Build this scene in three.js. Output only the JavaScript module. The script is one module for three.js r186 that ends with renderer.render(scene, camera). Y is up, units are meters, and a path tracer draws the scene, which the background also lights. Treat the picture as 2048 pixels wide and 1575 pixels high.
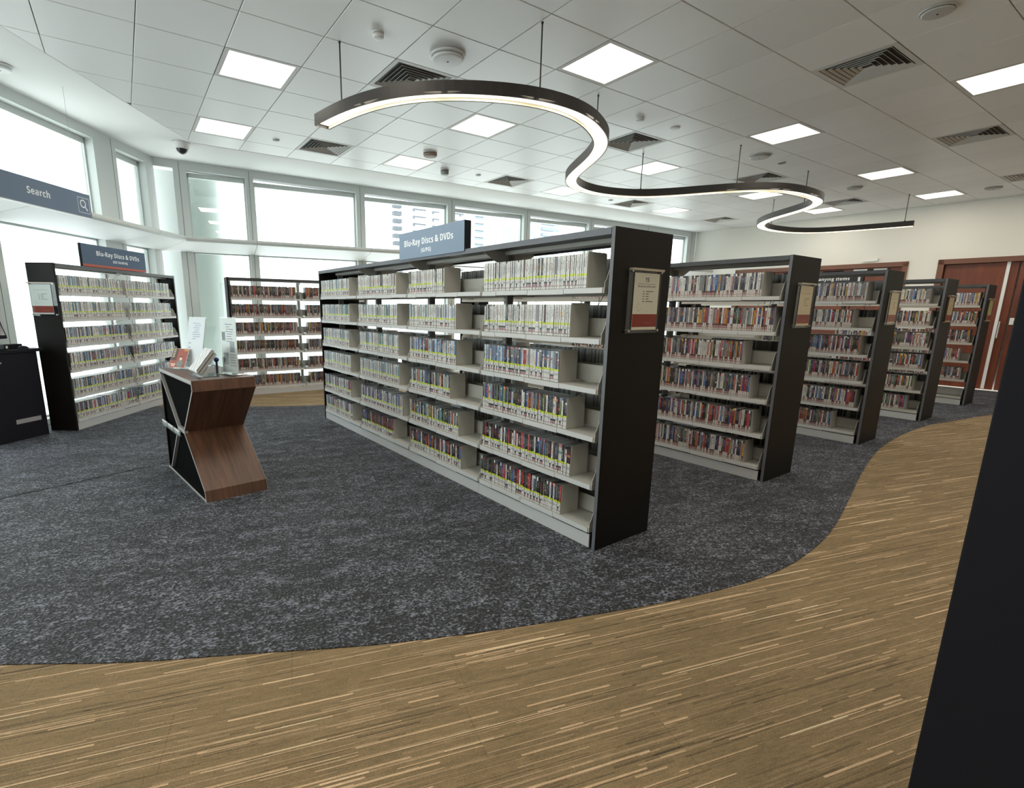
import * as THREE from 'three';
import { mergeGeometries } from 'three/addons/utils/BufferGeometryUtils.js';
import { RoundedBoxGeometry } from 'three/addons/geometries/RoundedBoxGeometry.js';
import { RectAreaLightUniformsLib } from 'three/addons/lights/RectAreaLightUniformsLib.js';

// ---------- camera, sky, exposure ----------
const W = 2048, H = 1575;
const scene = new THREE.Scene();
const renderer = new THREE.WebGLRenderer({ antialias: true });
renderer.toneMapping = THREE.LinearToneMapping;
renderer.toneMappingExposure = 1.15;
renderer.shadowMap.enabled = true;
const camera = new THREE.PerspectiveCamera(75.48, W / H, 0.05, 600);
camera.setViewOffset(W, H, 93.2, -41.6, W, H);            // the photograph is an off-centre crop
camera.matrixAutoUpdate = true;
{
  const X = new THREE.Vector3(0.8345, 0.0103, 0.5509), Y = new THREE.Vector3(0.105, 0.979, -0.1764), Z = new THREE.Vector3().crossVectors(X, Y).normalize();
  const m = new THREE.Matrix4().makeBasis(X.normalize(), new THREE.Vector3().crossVectors(Z, X).normalize(), Z);
  camera.quaternion.setFromRotationMatrix(m);
  camera.position.set(0, 1.38, 0);
}
const SKY = 3.7, PANEL = 11, STRIP = 8;
scene.background = new THREE.Color(0.93 * SKY, 0.985 * SKY, 1.0 * SKY);   // bright overcast sky
RectAreaLightUniformsLib.init();

// ---------- helpers ----------
let seed = 12345;
const rnd = () => { seed = (seed + 0x6d2b79f5) | 0; let t = Math.imul(seed ^ (seed >>> 15), 1 | seed); t = (t + Math.imul(t ^ (t >>> 7), 61 | t)) ^ t; return ((t ^ (t >>> 14)) >>> 0) / 4294967296; };
const rr = (a, b) => a + (b - a) * rnd(), pick = (l) => l[Math.floor(rnd() * l.length)];
const used = {};
function numbered(n) { n = n.replace(/_\d{3}$/, ''); const k = used[n] = (used[n] ?? -1) + 1; return k ? n + '_' + String(k).padStart(3, '0') : n; }
function shade(m) { m.castShadow = true; m.receiveShadow = true; return m; }
function add(name, geo, mat, parent) {                      // one named mesh
  const g = Array.isArray(geo) ? (geo.length > 1 ? mergeGeometries(geo.map((x) => x.index ? x.toNonIndexed() : x)) : geo[0]) : geo;
  const m = shade(new THREE.Mesh(g, mat));
  m.name = parent ? name : numbered(name);
  (parent ?? scene).add(m);
  return m;
}
function thing(name, label, category, pos = [0, 0, 0], turn = 0, group) {
  const o = new THREE.Group(); o.name = numbered(name); o.position.set(...pos); o.rotation.y = turn; scene.add(o);
  return tag(o, label, category, group);
}
function tag(o, label, category, group) { o.userData = { label, category }; if (group) o.userData.group = group; return o; }
function structure(name, pos = [0, 0, 0], turn = 0) { const o = new THREE.Group(); o.name = name; o.position.set(...pos); o.rotation.y = turn; o.userData = { kind: 'structure' }; scene.add(o); return o; }
const bx = (x0, x1, y0, y1, z0, z1) => new THREE.BoxGeometry(Math.abs(x1 - x0), Math.abs(y1 - y0), Math.abs(z1 - z0)).translate((x0 + x1) / 2, (y0 + y1) / 2, (z0 + z1) / 2);
const rbx = (x0, x1, y0, y1, z0, z1, r = 0.004, s = 2) => new RoundedBoxGeometry(Math.abs(x1 - x0), Math.abs(y1 - y0), Math.abs(z1 - z0), s, r).translate((x0 + x1) / 2, (y0 + y1) / 2, (z0 + z1) / 2);
const cyl = (r, h, x, y, z, n = 16, r2 = r) => new THREE.CylinderGeometry(r, r2, h, n).translate(x, y, z);
function rod(a, b, r, n = 8) {
  const A = new THREE.Vector3(...a), B = new THREE.Vector3(...b), g = new THREE.CylinderGeometry(r, r, A.distanceTo(B), n);
  g.applyQuaternion(new THREE.Quaternion().setFromUnitVectors(new THREE.Vector3(0, 1, 0), B.clone().sub(A).normalize()));
  return g.translate((A.x + B.x) / 2, (A.y + B.y) / 2, (A.z + B.z) / 2);
}
function prism(pts, h, bevel = 0) {                         // polygon in x,y pushed along +z by h
  const s = new THREE.Shape(pts.map((p) => new THREE.Vector2(...p)));
  return new THREE.ExtrudeGeometry(s, { depth: h, bevelEnabled: bevel > 0, bevelSize: bevel, bevelThickness: bevel, bevelSegments: 1, bevelOffset: -bevel });
}
function slab(pts, y0, y1) {                                // plan polygon [X, D] from y0 up to y1
  const g = new THREE.ExtrudeGeometry(new THREE.Shape(pts.map(([x, d]) => new THREE.Vector2(x, d))), { depth: y1 - y0, bevelEnabled: false });
  return g.rotateX(-Math.PI / 2).translate(0, y0, 0);
}
function wallBox(a, b, y0, y1, t0, t1) {                    // upright slab along plan line a-b, from offset t0 to t1 to the left of the line
  const dx = b[0] - a[0], dd = b[1] - a[1], l = Math.hypot(dx, dd), nx = -dd / l, nd = dx / l;
  return slab([[a[0] + nx * t0, a[1] + nd * t0], [b[0] + nx * t0, b[1] + nd * t0], [b[0] + nx * t1, b[1] + nd * t1], [a[0] + nx * t1, a[1] + nd * t1]], y0, y1);
}
function uvMetres(g, ang = 0, sx = 1, sy = 1) {             // plan uv in metres, turned by ang
  const p = g.attributes.position, n = new Float32Array(p.count * 2), c = Math.cos(ang), s = Math.sin(ang);
  for (let i = 0; i < p.count; i++) { const x = p.getX(i), d = -p.getZ(i); n[2 * i] = (x * c + d * s) / sx; n[2 * i + 1] = (-x * s + d * c) / sy; }
  g.setAttribute('uv', new THREE.BufferAttribute(n, 2)); return g;
}
const std = (color, roughness = 0.6, o = {}) => new THREE.MeshStandardMaterial({ color, roughness, ...o });
const matt = (color, roughness, specularIntensity) => new THREE.MeshPhysicalMaterial({ color, roughness, specularIntensity });   // laminate with a weak sheen
const lin = (r, g, b) => new THREE.Color().setRGB(r, g, b);
function canvasTex(w, h, draw) { const c = document.createElement('canvas'); c.width = w; c.height = h; const x = c.getContext('2d'); draw(x, w, h); const t = new THREE.CanvasTexture(c); t.colorSpace = THREE.SRGBColorSpace; t.magFilter = THREE.LinearFilter; t.anisotropy = 8; return t; }
function noiseTex(n, seed0) {                               // tiling value noise, n x n
  const v = new Float32Array(n * n); let s = seed0; const r = () => { s = (s * 1664525 + 1013904223) >>> 0; return s / 4294967296; };
  for (let i = 0; i < v.length; i++) v[i] = r(); return v;
}
function smoothNoise(w, h, cellsX, cellsY, seed0) {         // tiling bilinear noise sampled at w x h
  let s = seed0; const r = () => { s = (s * 1664525 + 1013904223) >>> 0; return s / 4294967296; };
  const g = new Float32Array(cellsX * cellsY).map(r), o = new Float32Array(w * h);
  for (let y = 0; y < h; y++) { const fy = y / h * cellsY, y0 = Math.floor(fy), ty = fy - y0, y1 = (y0 + 1) % cellsY, sy = ty * ty * (3 - 2 * ty);
    for (let x = 0; x < w; x++) { const fx = x / w * cellsX, x0 = Math.floor(fx), tx = fx - x0, x1 = (x0 + 1) % cellsX, sx = tx * tx * (3 - 2 * tx);
      o[y * w + x] = (g[y0 * cellsX + x0] * (1 - sx) + g[y0 * cellsX + x1] * sx) * (1 - sy) + (g[y1 * cellsX + x0] * (1 - sx) + g[y1 * cellsX + x1] * sx) * sy; } }
  return o;
}
function dataTex(w, h, f, srgb = true) {
  const d = new Uint8Array(w * h * 4);
  for (let i = 0; i < w * h; i++) { const c = f(i % w, Math.floor(i / w)); d[4 * i] = c[0]; d[4 * i + 1] = c[1]; d[4 * i + 2] = c[2]; d[4 * i + 3] = 255; }
  const t = new THREE.DataTexture(d, w, h); t.wrapS = t.wrapT = THREE.RepeatWrapping; t.magFilter = THREE.LinearFilter; if (srgb) t.colorSpace = THREE.SRGBColorSpace; t.needsUpdate = true; return t;
}

// ---------- materials ----------
const M = {
  plaster: std(lin(0.78, 0.78, 0.77), 0.85),
  wall: std(lin(0.76, 0.74, 0.69), 0.85),
  tile: std(lin(0.70, 0.70, 0.70), 0.42, { metalness: 0.0 }),
  grid: std(lin(0.05, 0.05, 0.05), 0.8),
  alu: std(lin(0.60, 0.63, 0.62), 0.5),
  aluSeam: std(lin(0.16, 0.17, 0.17), 0.7),
  glass: new THREE.MeshPhysicalMaterial({ color: lin(0.95, 0.985, 0.97), roughness: 0.0, transmission: 1, thickness: 0, ior: 1.5 }),
  acrylic: new THREE.MeshPhysicalMaterial({ color: lin(0.94, 0.96, 0.96), roughness: 0.03, transmission: 1, thickness: 0, ior: 1.49 }),
  acrylicSoft: new THREE.MeshPhysicalMaterial({ color: lin(0.96, 0.97, 0.97), roughness: 0.02, transmission: 1, thickness: 0, ior: 1.25, specularIntensity: 0.35 }),
  black: matt(lin(0.0075, 0.0062, 0.0055), 0.5, 0.35),
  navy: matt(lin(0.0095, 0.010, 0.0155), 0.6, 0.4),
  edge: std(lin(0.13, 0.135, 0.155), 0.4),
  anth: std(lin(0.05, 0.052, 0.058), 0.38), fascia: std(lin(0.13, 0.14, 0.165), 0.4), bracket: std(lin(0.55, 0.54, 0.51), 0.5),
  steelDark: std(lin(0.19, 0.19, 0.185), 0.5),
  steelLight: std(lin(0.55, 0.56, 0.54), 0.5),
  putty: std(lin(0.50, 0.49, 0.45), 0.55), tileWhite: std(lin(0.5, 0.5, 0.49), 0.5),
  label: std(lin(0.62, 0.63, 0.64), 0.4),
  kick: std(lin(0.55, 0.56, 0.57), 0.5),
  white: std(lin(0.8, 0.8, 0.8), 0.5),
  paper: std(lin(0.8, 0.79, 0.76), 0.8),
  doorWood: null, doorFrame: std(lin(0.17, 0.07, 0.042), 0.5),
  lampBody: std(lin(0.018, 0.015, 0.014), 0.55),
  lampInner: std(lin(0.6, 0.55, 0.42), 0.6),
  steel: std(lin(0.5, 0.5, 0.5), 0.3, { metalness: 0.9 }),
  rodDark: std(lin(0.02, 0.02, 0.02), 0.5),
  dark: matt(lin(0.004, 0.004, 0.004), 0.95, 0.06),
  diffuser: std(lin(0.8, 0.8, 0.78), 0.6, { emissive: lin(1, 0.97, 0.88), emissiveIntensity: 1.25 }),
  strip: std(lin(0.8, 0.8, 0.78), 0.6, { emissive: lin(1, 0.95, 0.82), emissiveIntensity: 1.3 }),
  ventWhite: std(lin(0.6, 0.59, 0.57), 0.5),
};
// wood for the two kinds of joinery
function woodTex(base, dark, seed0) {
  const n1 = smoothNoise(256, 1024, 40, 6, seed0), n2 = smoothNoise(256, 1024, 8, 3, seed0 + 7), n3 = smoothNoise(256, 1024, 128, 24, seed0 + 13);
  return dataTex(256, 1024, (x, y) => { const i = y * 256 + x, k = 0.45 * n1[i] + 0.35 * n2[i] + 0.2 * n3[i]; return [0, 1, 2].map((c) => Math.round(base[c] + (dark[c] - base[c]) * k)); });
}
M.walnut = std(0xffffff, 0.42, { map: woodTex([122, 84, 62], [64, 44, 35], 5) });
M.walnutTop = std(0xffffff, 0.35, { map: woodTex([104, 80, 70], [66, 48, 42], 9) });
M.doorWood = std(0xffffff, 0.45, { map: woodTex([128, 66, 40], [92, 44, 28], 21) });

// ---------- the room ----------
const CE = 3.376, T = 0.6, CX = 0.5153, CD = -6.0476;      // ceiling height, tile size, tile grid origin
const gridX = (i) => (i - CX) * T, gridD = (j) => (j - CD) * T;
const CORNER = [0.617, 9.744], RIGHT = [12.74, 8.362], BACK_DIR = [0.9936, -0.1133], DIAG_DIR = [0.5561, 0.8311];
const DIAG_END = [CORNER[0] - DIAG_DIR[0] * 9.5, CORNER[1] - DIAG_DIR[1] * 9.5], NEAR_D = -4;
const rightX = (d) => RIGHT[0] + 0.057 * (8.362 - d);
const INNER = [0.95, 7.70], INNER_R = [12.65, 7.29], INNER_L = [0.95 - 0.5476 * 9.2, 7.70 - 0.8367 * 9.2];

// floor: striped tan carpet planks with a winding island of grey loop carpet let into it
{
  const w = 2048, h = 1024;                                  // 4 m along the stripes, 2 m across
  const n1 = smoothNoise(w, h, 24, 40, 3), n2 = smoothNoise(w, h, 120, 512, 4), n3 = noiseTex(Math.max(w, h), 77), tone = new Float32Array(w * h), relief = new Float32Array(w * h);
  for (let y = 0; y < h; y++) {
    const row = y >> 1;                                      // one rib is two pixels
    for (let x = 0; x < w; x++) { const i = y * w + x; tone[i] = (n1[i] - 0.5) * 0.10 + (n2[i] - 0.5) * 0.16 - (y & 1 ? 0.34 : 0) + (n3[i] - 0.5) * 0.28; relief[i] = (y & 1 ? 0.25 : 0.55) + (n2[i] - 0.5) * 0.3; }
  }
  for (let r = 0; r < h / 2; r++) {                          // light and dark dashes
    const k = rnd();
    const runs = k < 0.7 ? Math.floor(rr(2, 6)) : 1;
    for (let q = 0; q < runs; q++) {
      const a = Math.floor(rnd() * w), l = Math.floor(rr(40, 260) * (rnd() < 0.2 ? 1.7 : 1)), v = rnd() < 0.7 ? (rnd() < 0.4 ? rr(0.45, 0.8) : rr(0.1, 0.35)) : -rr(0.12, 0.3), th = rnd() < 0.4 ? 2 : 1; for (let x = a; x < a + l; x++) { const i = (((r + h / 2 - 1) % (h / 2)) * 2 + 1) * w + (x % w); tone[i] -= v * 0.45; }
      for (let t = 0; t < th; t++) for (let x = a; x < a + l; x++) for (let s = 0; s < 2; s++) {
        const i = (((r + t) % (h / 2)) * 2 + s) * w + (x % w); tone[i] += v * (s ? 0.7 : 1); relief[i] += v * 0.5;
      }
    }
  }
  for (let k = 0; k < 8; k++) {                              // plank joints, a quarter metre apart
    const y = k * 128, off = (k % 4) * 137 + (k % 3) * 60;
    for (let x = 0; x < w; x++) { tone[y * w + x] -= 0.12; relief[y * w + x] -= 0.3; }
    for (let q = 0; q < 4; q++) for (let yy = y; yy < y + 128; yy++) { const i = yy * w + ((off + q * 512) % w); tone[i] -= 0.2; relief[i] -= 0.35; }
  }
  const base = [154, 131, 96];
  const tx = dataTex(w, h, (x, y) => { const t = 1 + tone[y * w + x] * 0.74; return base.map((c, q) => Math.max(0, Math.min(255, Math.round(c * t * (tone[y * w + x] > 0.2 && q === 2 ? 1.12 : 1))))); });
  const bp = dataTex(w, h, (x, y) => { const v = Math.max(0, Math.min(255, Math.round(relief[y * w + x] * 150))); return [v, v, v]; }, false);
  M.tan = std(0xffffff, 0.95, { map: tx, bumpMap: bp, bumpScale: 0.004 });
  const g = 2048;                                            // grey loop carpet, 4 m square
  const a = smoothNoise(g, g, 620, 900, 31), b = smoothNoise(g, g, 330, 500, 32), c = smoothNoise(g, g, 26, 60, 33), d = smoothNoise(g, g, 90, 200, 34), e = noiseTex(g, 35);
  const val = (x, y) => { const i = y * g + x; return Math.max(0, Math.min(1, 0.5 + (a[i] - 0.5) * 1.1 + (b[i] - 0.5) * 0.75 + (c[i] - 0.5) * 0.3 + (d[i] - 0.5) * 0.3 + (e[i] - 0.5) * 0.2)); };
  const tg = dataTex(g, g, (x, y) => { const v = val(x, y), k = 0.2 + 0.8 * v * v; return [Math.round(136 * k), Math.round(141 * k), Math.round(156 * k)]; });
  const bg = dataTex(g, g, (x, y) => { const v = Math.round(255 * val(x, y)); return [v, v, v]; }, false);
  for (const t of [tg, bg]) t.wrapS = t.wrapT = THREE.MirroredRepeatWrapping;
  M.grey = new THREE.MeshPhysicalMaterial({ color: 0xffffff, roughness: 0.68, map: tg, bumpMap: bg, bumpScale: 0.009, sheen: 0.12, sheenColor: lin(0.5, 0.6, 0.8), sheenRoughness: 0.35 });
}
const floor = structure('floor');
const outline = [[DIAG_END[0], NEAR_D], [rightX(NEAR_D), NEAR_D], RIGHT, CORNER, DIAG_END];
add('carpet_tan', uvMetres(slab(outline, -0.15, 0), -0.262, 4, 2), M.tan, floor);
{
  const front = new THREE.SplineCurve([[-5.2, 5.1], [-3.2, 3.95], [-1.6, 3.05], [-0.548, 2.447], [-0.141, 2.203], [0.282, 1.993], [0.73, 1.773], [1.232, 1.573], [1.695, 1.419], [2.034, 1.315], [2.398, 1.227], [2.738, 1.175], [3.057, 1.169], [3.47, 1.21], [3.906, 1.295], [4.542, 1.453], [5.382, 1.663], [6.319, 1.858], [7.223, 1.965], [8.145, 1.993], [8.817, 1.923], [9.888, 1.764], [11.2, 1.5], [13.1, 1.3]].map((p) => new THREE.Vector2(...p))).getPoints(160).map((p) => [p.x, p.y]);
  const back = new THREE.SplineCurve([[12.83, 6.5], [9, 6.35], [6, 6.3], [4, 6.5], [2.26, 7.07], [1.37, 7.48], [0.55, 7.95], [-0.16, 8.5]].map((p) => new THREE.Vector2(...p))).getPoints(60).map((p) => [p.x, p.y]);
  const lim = ([x, d]) => { const o = (x - CORNER[0]) * 0.8311 - (d - CORNER[1]) * 0.5561; return o < 0.02 ? [x - (o - 0.02) * 0.8311, d + (o - 0.02) * 0.5561] : [x, d]; };
  add('carpet_grey', uvMetres(slab([...front, ...back].map(lim), 0, 0.004), -0.262, 4, 4), M.grey, floor);
}

// ceiling: lay-in metal tiles cut to the edge of a plaster margin
const ceiling = structure('ceiling');
const LIGHTS = [[2, 2], [2, 5], [6, 2], [6, -1], [6, 5], [11, -1], [11, 2], [11, 5], [16, -1], [11, -4], [16, 5], [16, 2], [20, -1], [20, 2], [6, -4], [2, -1], [2, -4], [16, -4], [20, -4], [-2, -1], [-2, -4], [-2, -8], [2, -8], [6, -8], [11, -8], [16, -8], [20, -8], [6, -12], [11, -12], [2, -12], [-2, -12], [16, -12]];
const VENTS = [[4, 1], [4, 5], [9, 1], [9, 5], [9, -3], [14, -3], [14, 1], [14, 5], [19, 1], [19, 5], [19, -3]];
{
  const skip = new Set([...LIGHTS, ...VENTS].map((p) => p.join()));
  const half = [[[0.8367, -0.5476], INNER], [[-0.035, -0.9994], INNER], [[-1, -0.057], [rightX(4) - 0.01, 4]], [[0, 1], [0, NEAR_D]], [[1, 0], [DIAG_END[0], 0]]];
  const clip = (poly, [n, o]) => { const r = [], f = (p) => (p[0] - o[0]) * n[0] + (p[1] - o[1]) * n[1];
    poly.forEach((p, i) => { const q = poly[(i + 1) % poly.length], a = f(p), b = f(q); if (a >= 0) r.push(p); if ((a > 0) !== (b > 0) && a !== b) { const t = a / (a - b); r.push([p[0] + (q[0] - p[0]) * t, p[1] + (q[1] - p[1]) * t]); } }); return r; };
  const c = 0.0035, s = T / 2 - 0.0028;
  const whole = () => {                                      // chamfered tray seen from below
    const g = new THREE.CylinderGeometry(s * Math.SQRT2, (s - c) * Math.SQRT2, c, 4, 1, true).rotateY(Math.PI / 4).translate(0, c / 2, 0).toNonIndexed();
    g.computeVertexNormals(); g.deleteAttribute('uv');
    const f = new THREE.PlaneGeometry(2 * (s - c), 2 * (s - c)).rotateX(Math.PI / 2).toNonIndexed(); f.deleteAttribute('uv');
    const t = bx(-s, s, c, 0.014, -s, s).toNonIndexed(); t.deleteAttribute('uv');
    return mergeGeometries([g, f, t]);
  };
  const tileGeo = whole(), tones = [0.80, 0.78, 0.82].map((v) => std(lin(v, v, v), 0.38)), rest = [];
  const pv = new THREE.Vector3(); camera.updateMatrixWorld(); camera.updateProjectionMatrix();
  for (let i = -8; i < 23; i++) for (let j = -17; j < 8; j++) {
    if (skip.has(i + ',' + j)) continue;
    const x0 = gridX(i), d0 = gridD(j), full = [[x0, d0], [x0 + T, d0], [x0 + T, d0 + T], [x0, d0 + T]];
    let p = full; for (const h of half) p = p.length ? clip(p, h) : p;
    if (p.length < 3) continue;
    const area = Math.abs(p.reduce((v, q, k) => { const r = p[(k + 1) % p.length]; return v + q[0] * r[1] - q[1] * r[0]; }, 0)) / 2;
    if (area < 0.004) continue;
    pv.set(x0 + T / 2, CE, -d0 - T / 2).applyMatrix4(camera.matrixWorldInverse);
    const ahead = pv.z < -0.2; pv.applyMatrix4(camera.projectionMatrix);
    const seen = ahead && Math.abs(pv.x) < 1.12 && Math.abs(pv.y) < 1.15;
    if (area > T * T - 1e-6) {
      if (seen) { const m = add('ceiling_tile', tileGeo, tones[(i * 7 + j * 3 + 60) % 3], ceiling); m.position.set(x0 + T / 2, CE, -d0 - T / 2); }
      else rest.push(tileGeo.clone().translate(x0 + T / 2, CE, -d0 - T / 2));
    } else {
      const cx = p.reduce((v, q) => v + q[0], 0) / p.length, cd = p.reduce((v, q) => v + q[1], 0) / p.length;
      const g = slab(p.map(([x, d]) => { const k = 1 - 0.004 / Math.max(0.05, Math.hypot(x - cx, d - cd)); return [cx + (x - cx) * k, cd + (d - cd) * k]; }), CE, CE + 0.014);
      if (seen) add('ceiling_tile', g, tones[(i * 7 + j * 3 + 60) % 3], ceiling); else { g.deleteAttribute('uv'); rest.push(g); }
    }
  }
  const r = add('ceiling_tile', rest, tones[0], ceiling); r.userData.kind = 'stuff';
  add('tile_grid', slab([[DIAG_END[0], NEAR_D], [rightX(NEAR_D), NEAR_D], [rightX(7.3), 7.29], INNER, INNER_L, [DIAG_END[0], INNER_L[1]]], CE + 0.016, CE + 0.05), M.grid, ceiling);
  // plaster margin above the windows, a step higher than the tiles at the corner and level with them at the far wall
  const quad = (a, ya, b, yb, c2, yc, d2, yd) => { const g = new THREE.BufferGeometry(), P = [[...a, ya], [...b, yb], [...c2, yc], [...d2, yd]], v = [], up = 0.06;
    const at = (k, u) => [P[k][0], P[k][2] + u, -P[k][1]], tri = (...k) => k.forEach((q) => v.push(...q));
    tri(at(0, 0), at(1, 0), at(2, 0), at(0, 0), at(2, 0), at(3, 0)); tri(at(0, up), at(2, up), at(1, up), at(0, up), at(3, up), at(2, up));
    for (let k = 0; k < 4; k++) { const n = (k + 1) % 4; tri(at(k, 0), at(n, up), at(n, 0), at(k, 0), at(k, up), at(n, up)); }
    g.setAttribute('position', new THREE.Float32BufferAttribute(v, 3)); g.computeVertexNormals(); return g; };
  const HC = 3.615, HR = 3.376, rI = [rightX(7.29), 7.29];
  add('plaster_margin', [quad(INNER, HC, rI, HR, RIGHT, HR, CORNER, HC), quad(INNER_L, HC, INNER, HC, CORNER, HC, DIAG_END, HC)], M.plaster, ceiling);
  add('tile_edge_upstand', [quad(INNER, CE, rI, CE - 0.001, [rI[0], rI[1] + 0.012], CE, [INNER[0], INNER[1] + 0.012], CE), wallBox(INNER_L, INNER, CE, HC, 0.001, 0.013), wallBox(INNER, [6.9, 7.492], CE, HC - 0.115, 0.001, 0.013)].map((g) => { const q = g.index ? g.toNonIndexed() : g; q.deleteAttribute('uv'); return q; }), M.plaster, ceiling);
  add('slab', slab([[DIAG_END[0] - 0.2, NEAR_D - 0.2], [rightX(NEAR_D) + 0.2, NEAR_D - 0.2], [RIGHT[0] + 0.2, RIGHT[1] + 0.2], [CORNER[0], CORNER[1] + 0.2], [DIAG_END[0] - 0.2, DIAG_END[1]]], 3.82, 4.0), M.plaster, ceiling);
}

// solid walls
const wallLeft = structure('wall_side'); add('wall_panel', wallBox([DIAG_END[0], DIAG_END[1]], [DIAG_END[0], NEAR_D], 0, 3.82, -0.15, 0), M.wall, wallLeft);
const wallNear = structure('wall_near'); add('wall_panel', wallBox([DIAG_END[0], NEAR_D], [rightX(NEAR_D), NEAR_D], 0, 3.82, -0.15, 0), M.wall, wallNear);
// right wall, with two pairs of timber doors in deep frames; local x runs from the far corner towards the camera
const WR = Math.atan2(-(NEAR_D - RIGHT[1]), rightX(NEAR_D) - RIGHT[0]);
const wallRight = structure('wall_right', [RIGHT[0], 0, -RIGHT[1]], -WR);
{
  const at = (d) => (RIGHT[1] - d) / Math.cos(Math.PI / 2 - WR), L = at(NEAR_D), h = 2.36;
  const holes = [[at(7.23), at(3.88)], [at(3.44), at(1.28)]];
  let x = 0; const parts = [];
  for (const [a, b] of holes) { parts.push(bx(x, a, 0, 3.82, -0.15, 0)); parts.push(bx(a, b, h, 3.82, -0.15, 0)); x = b; }
  parts.push(bx(x, L, 0, 3.82, -0.15, 0));
  add('wall_panel', parts, M.wall, wallRight);
  add('skirting', [[0, holes[0][0]], [holes[0][1], holes[1][0]], [holes[1][1], L]].map(([a, b]) => bx(a + 0.002, b - 0.002, 0, 0.09, 0, 0.012)), M.kick, wallRight);
  add('room_beyond', holes.map(([a, b]) => bx(a - 0.1, b + 0.1, -0.15, h + 0.1, -0.3, -0.16)), M.wall, wallRight);
  holes.forEach(([a, b], k) => {
    const d = structure('door_' + (k + 1), wallRight.position.toArray(), -WR);
    add('door_frame', [bx(a, a + 0.09, 0, h, -0.14, 0.02), bx(b - 0.09, b, 0, h, -0.14, 0.02), bx(a, b, h - 0.08, h + 0.01, -0.14, 0.02)], M.doorFrame, d);
    const n = k ? 2 : 4, w = (b - a - 0.18) / n;
    for (let q = 0; q < n; q++) {
      const x0 = a + 0.09 + q * w;
      const leaf = add('door_leaf', rbx(x0 + 0.012, x0 + w - 0.012, 0.015, h - 0.085, -0.1, -0.055, 0.003), M.doorWood, d);
      if (k === 0) { add('vision_panel', bx(x0 + 0.2, x0 + w - 0.2, 2.2, 2.25, -0.056, -0.052), M.dark, leaf); }
      add('door_handle', [rod([x0 + (q % 2 ? 0.09 : w - 0.09), 0.95, -0.01], [x0 + (q % 2 ? 0.09 : w - 0.09), 1.25, -0.01], 0.011), rod([x0 + (q % 2 ? 0.09 : w - 0.09), 0.98, -0.055], [x0 + (q % 2 ? 0.09 : w - 0.09), 0.98, -0.01], 0.008), rod([x0 + (q % 2 ? 0.09 : w - 0.09), 1.22, -0.055], [x0 + (q % 2 ? 0.09 : w - 0.09), 1.22, -0.01], 0.008)], M.steel, leaf);
    }
    if (k) { const xs = a + 0.09 + w - 0.09 + 0.06; add('door_edge_strip', bx(at(2.50) - 0.02, at(2.50) + 0.025, 0.03, 2.29, -0.055, -0.03), M.white, d); }
  });
}

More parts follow.
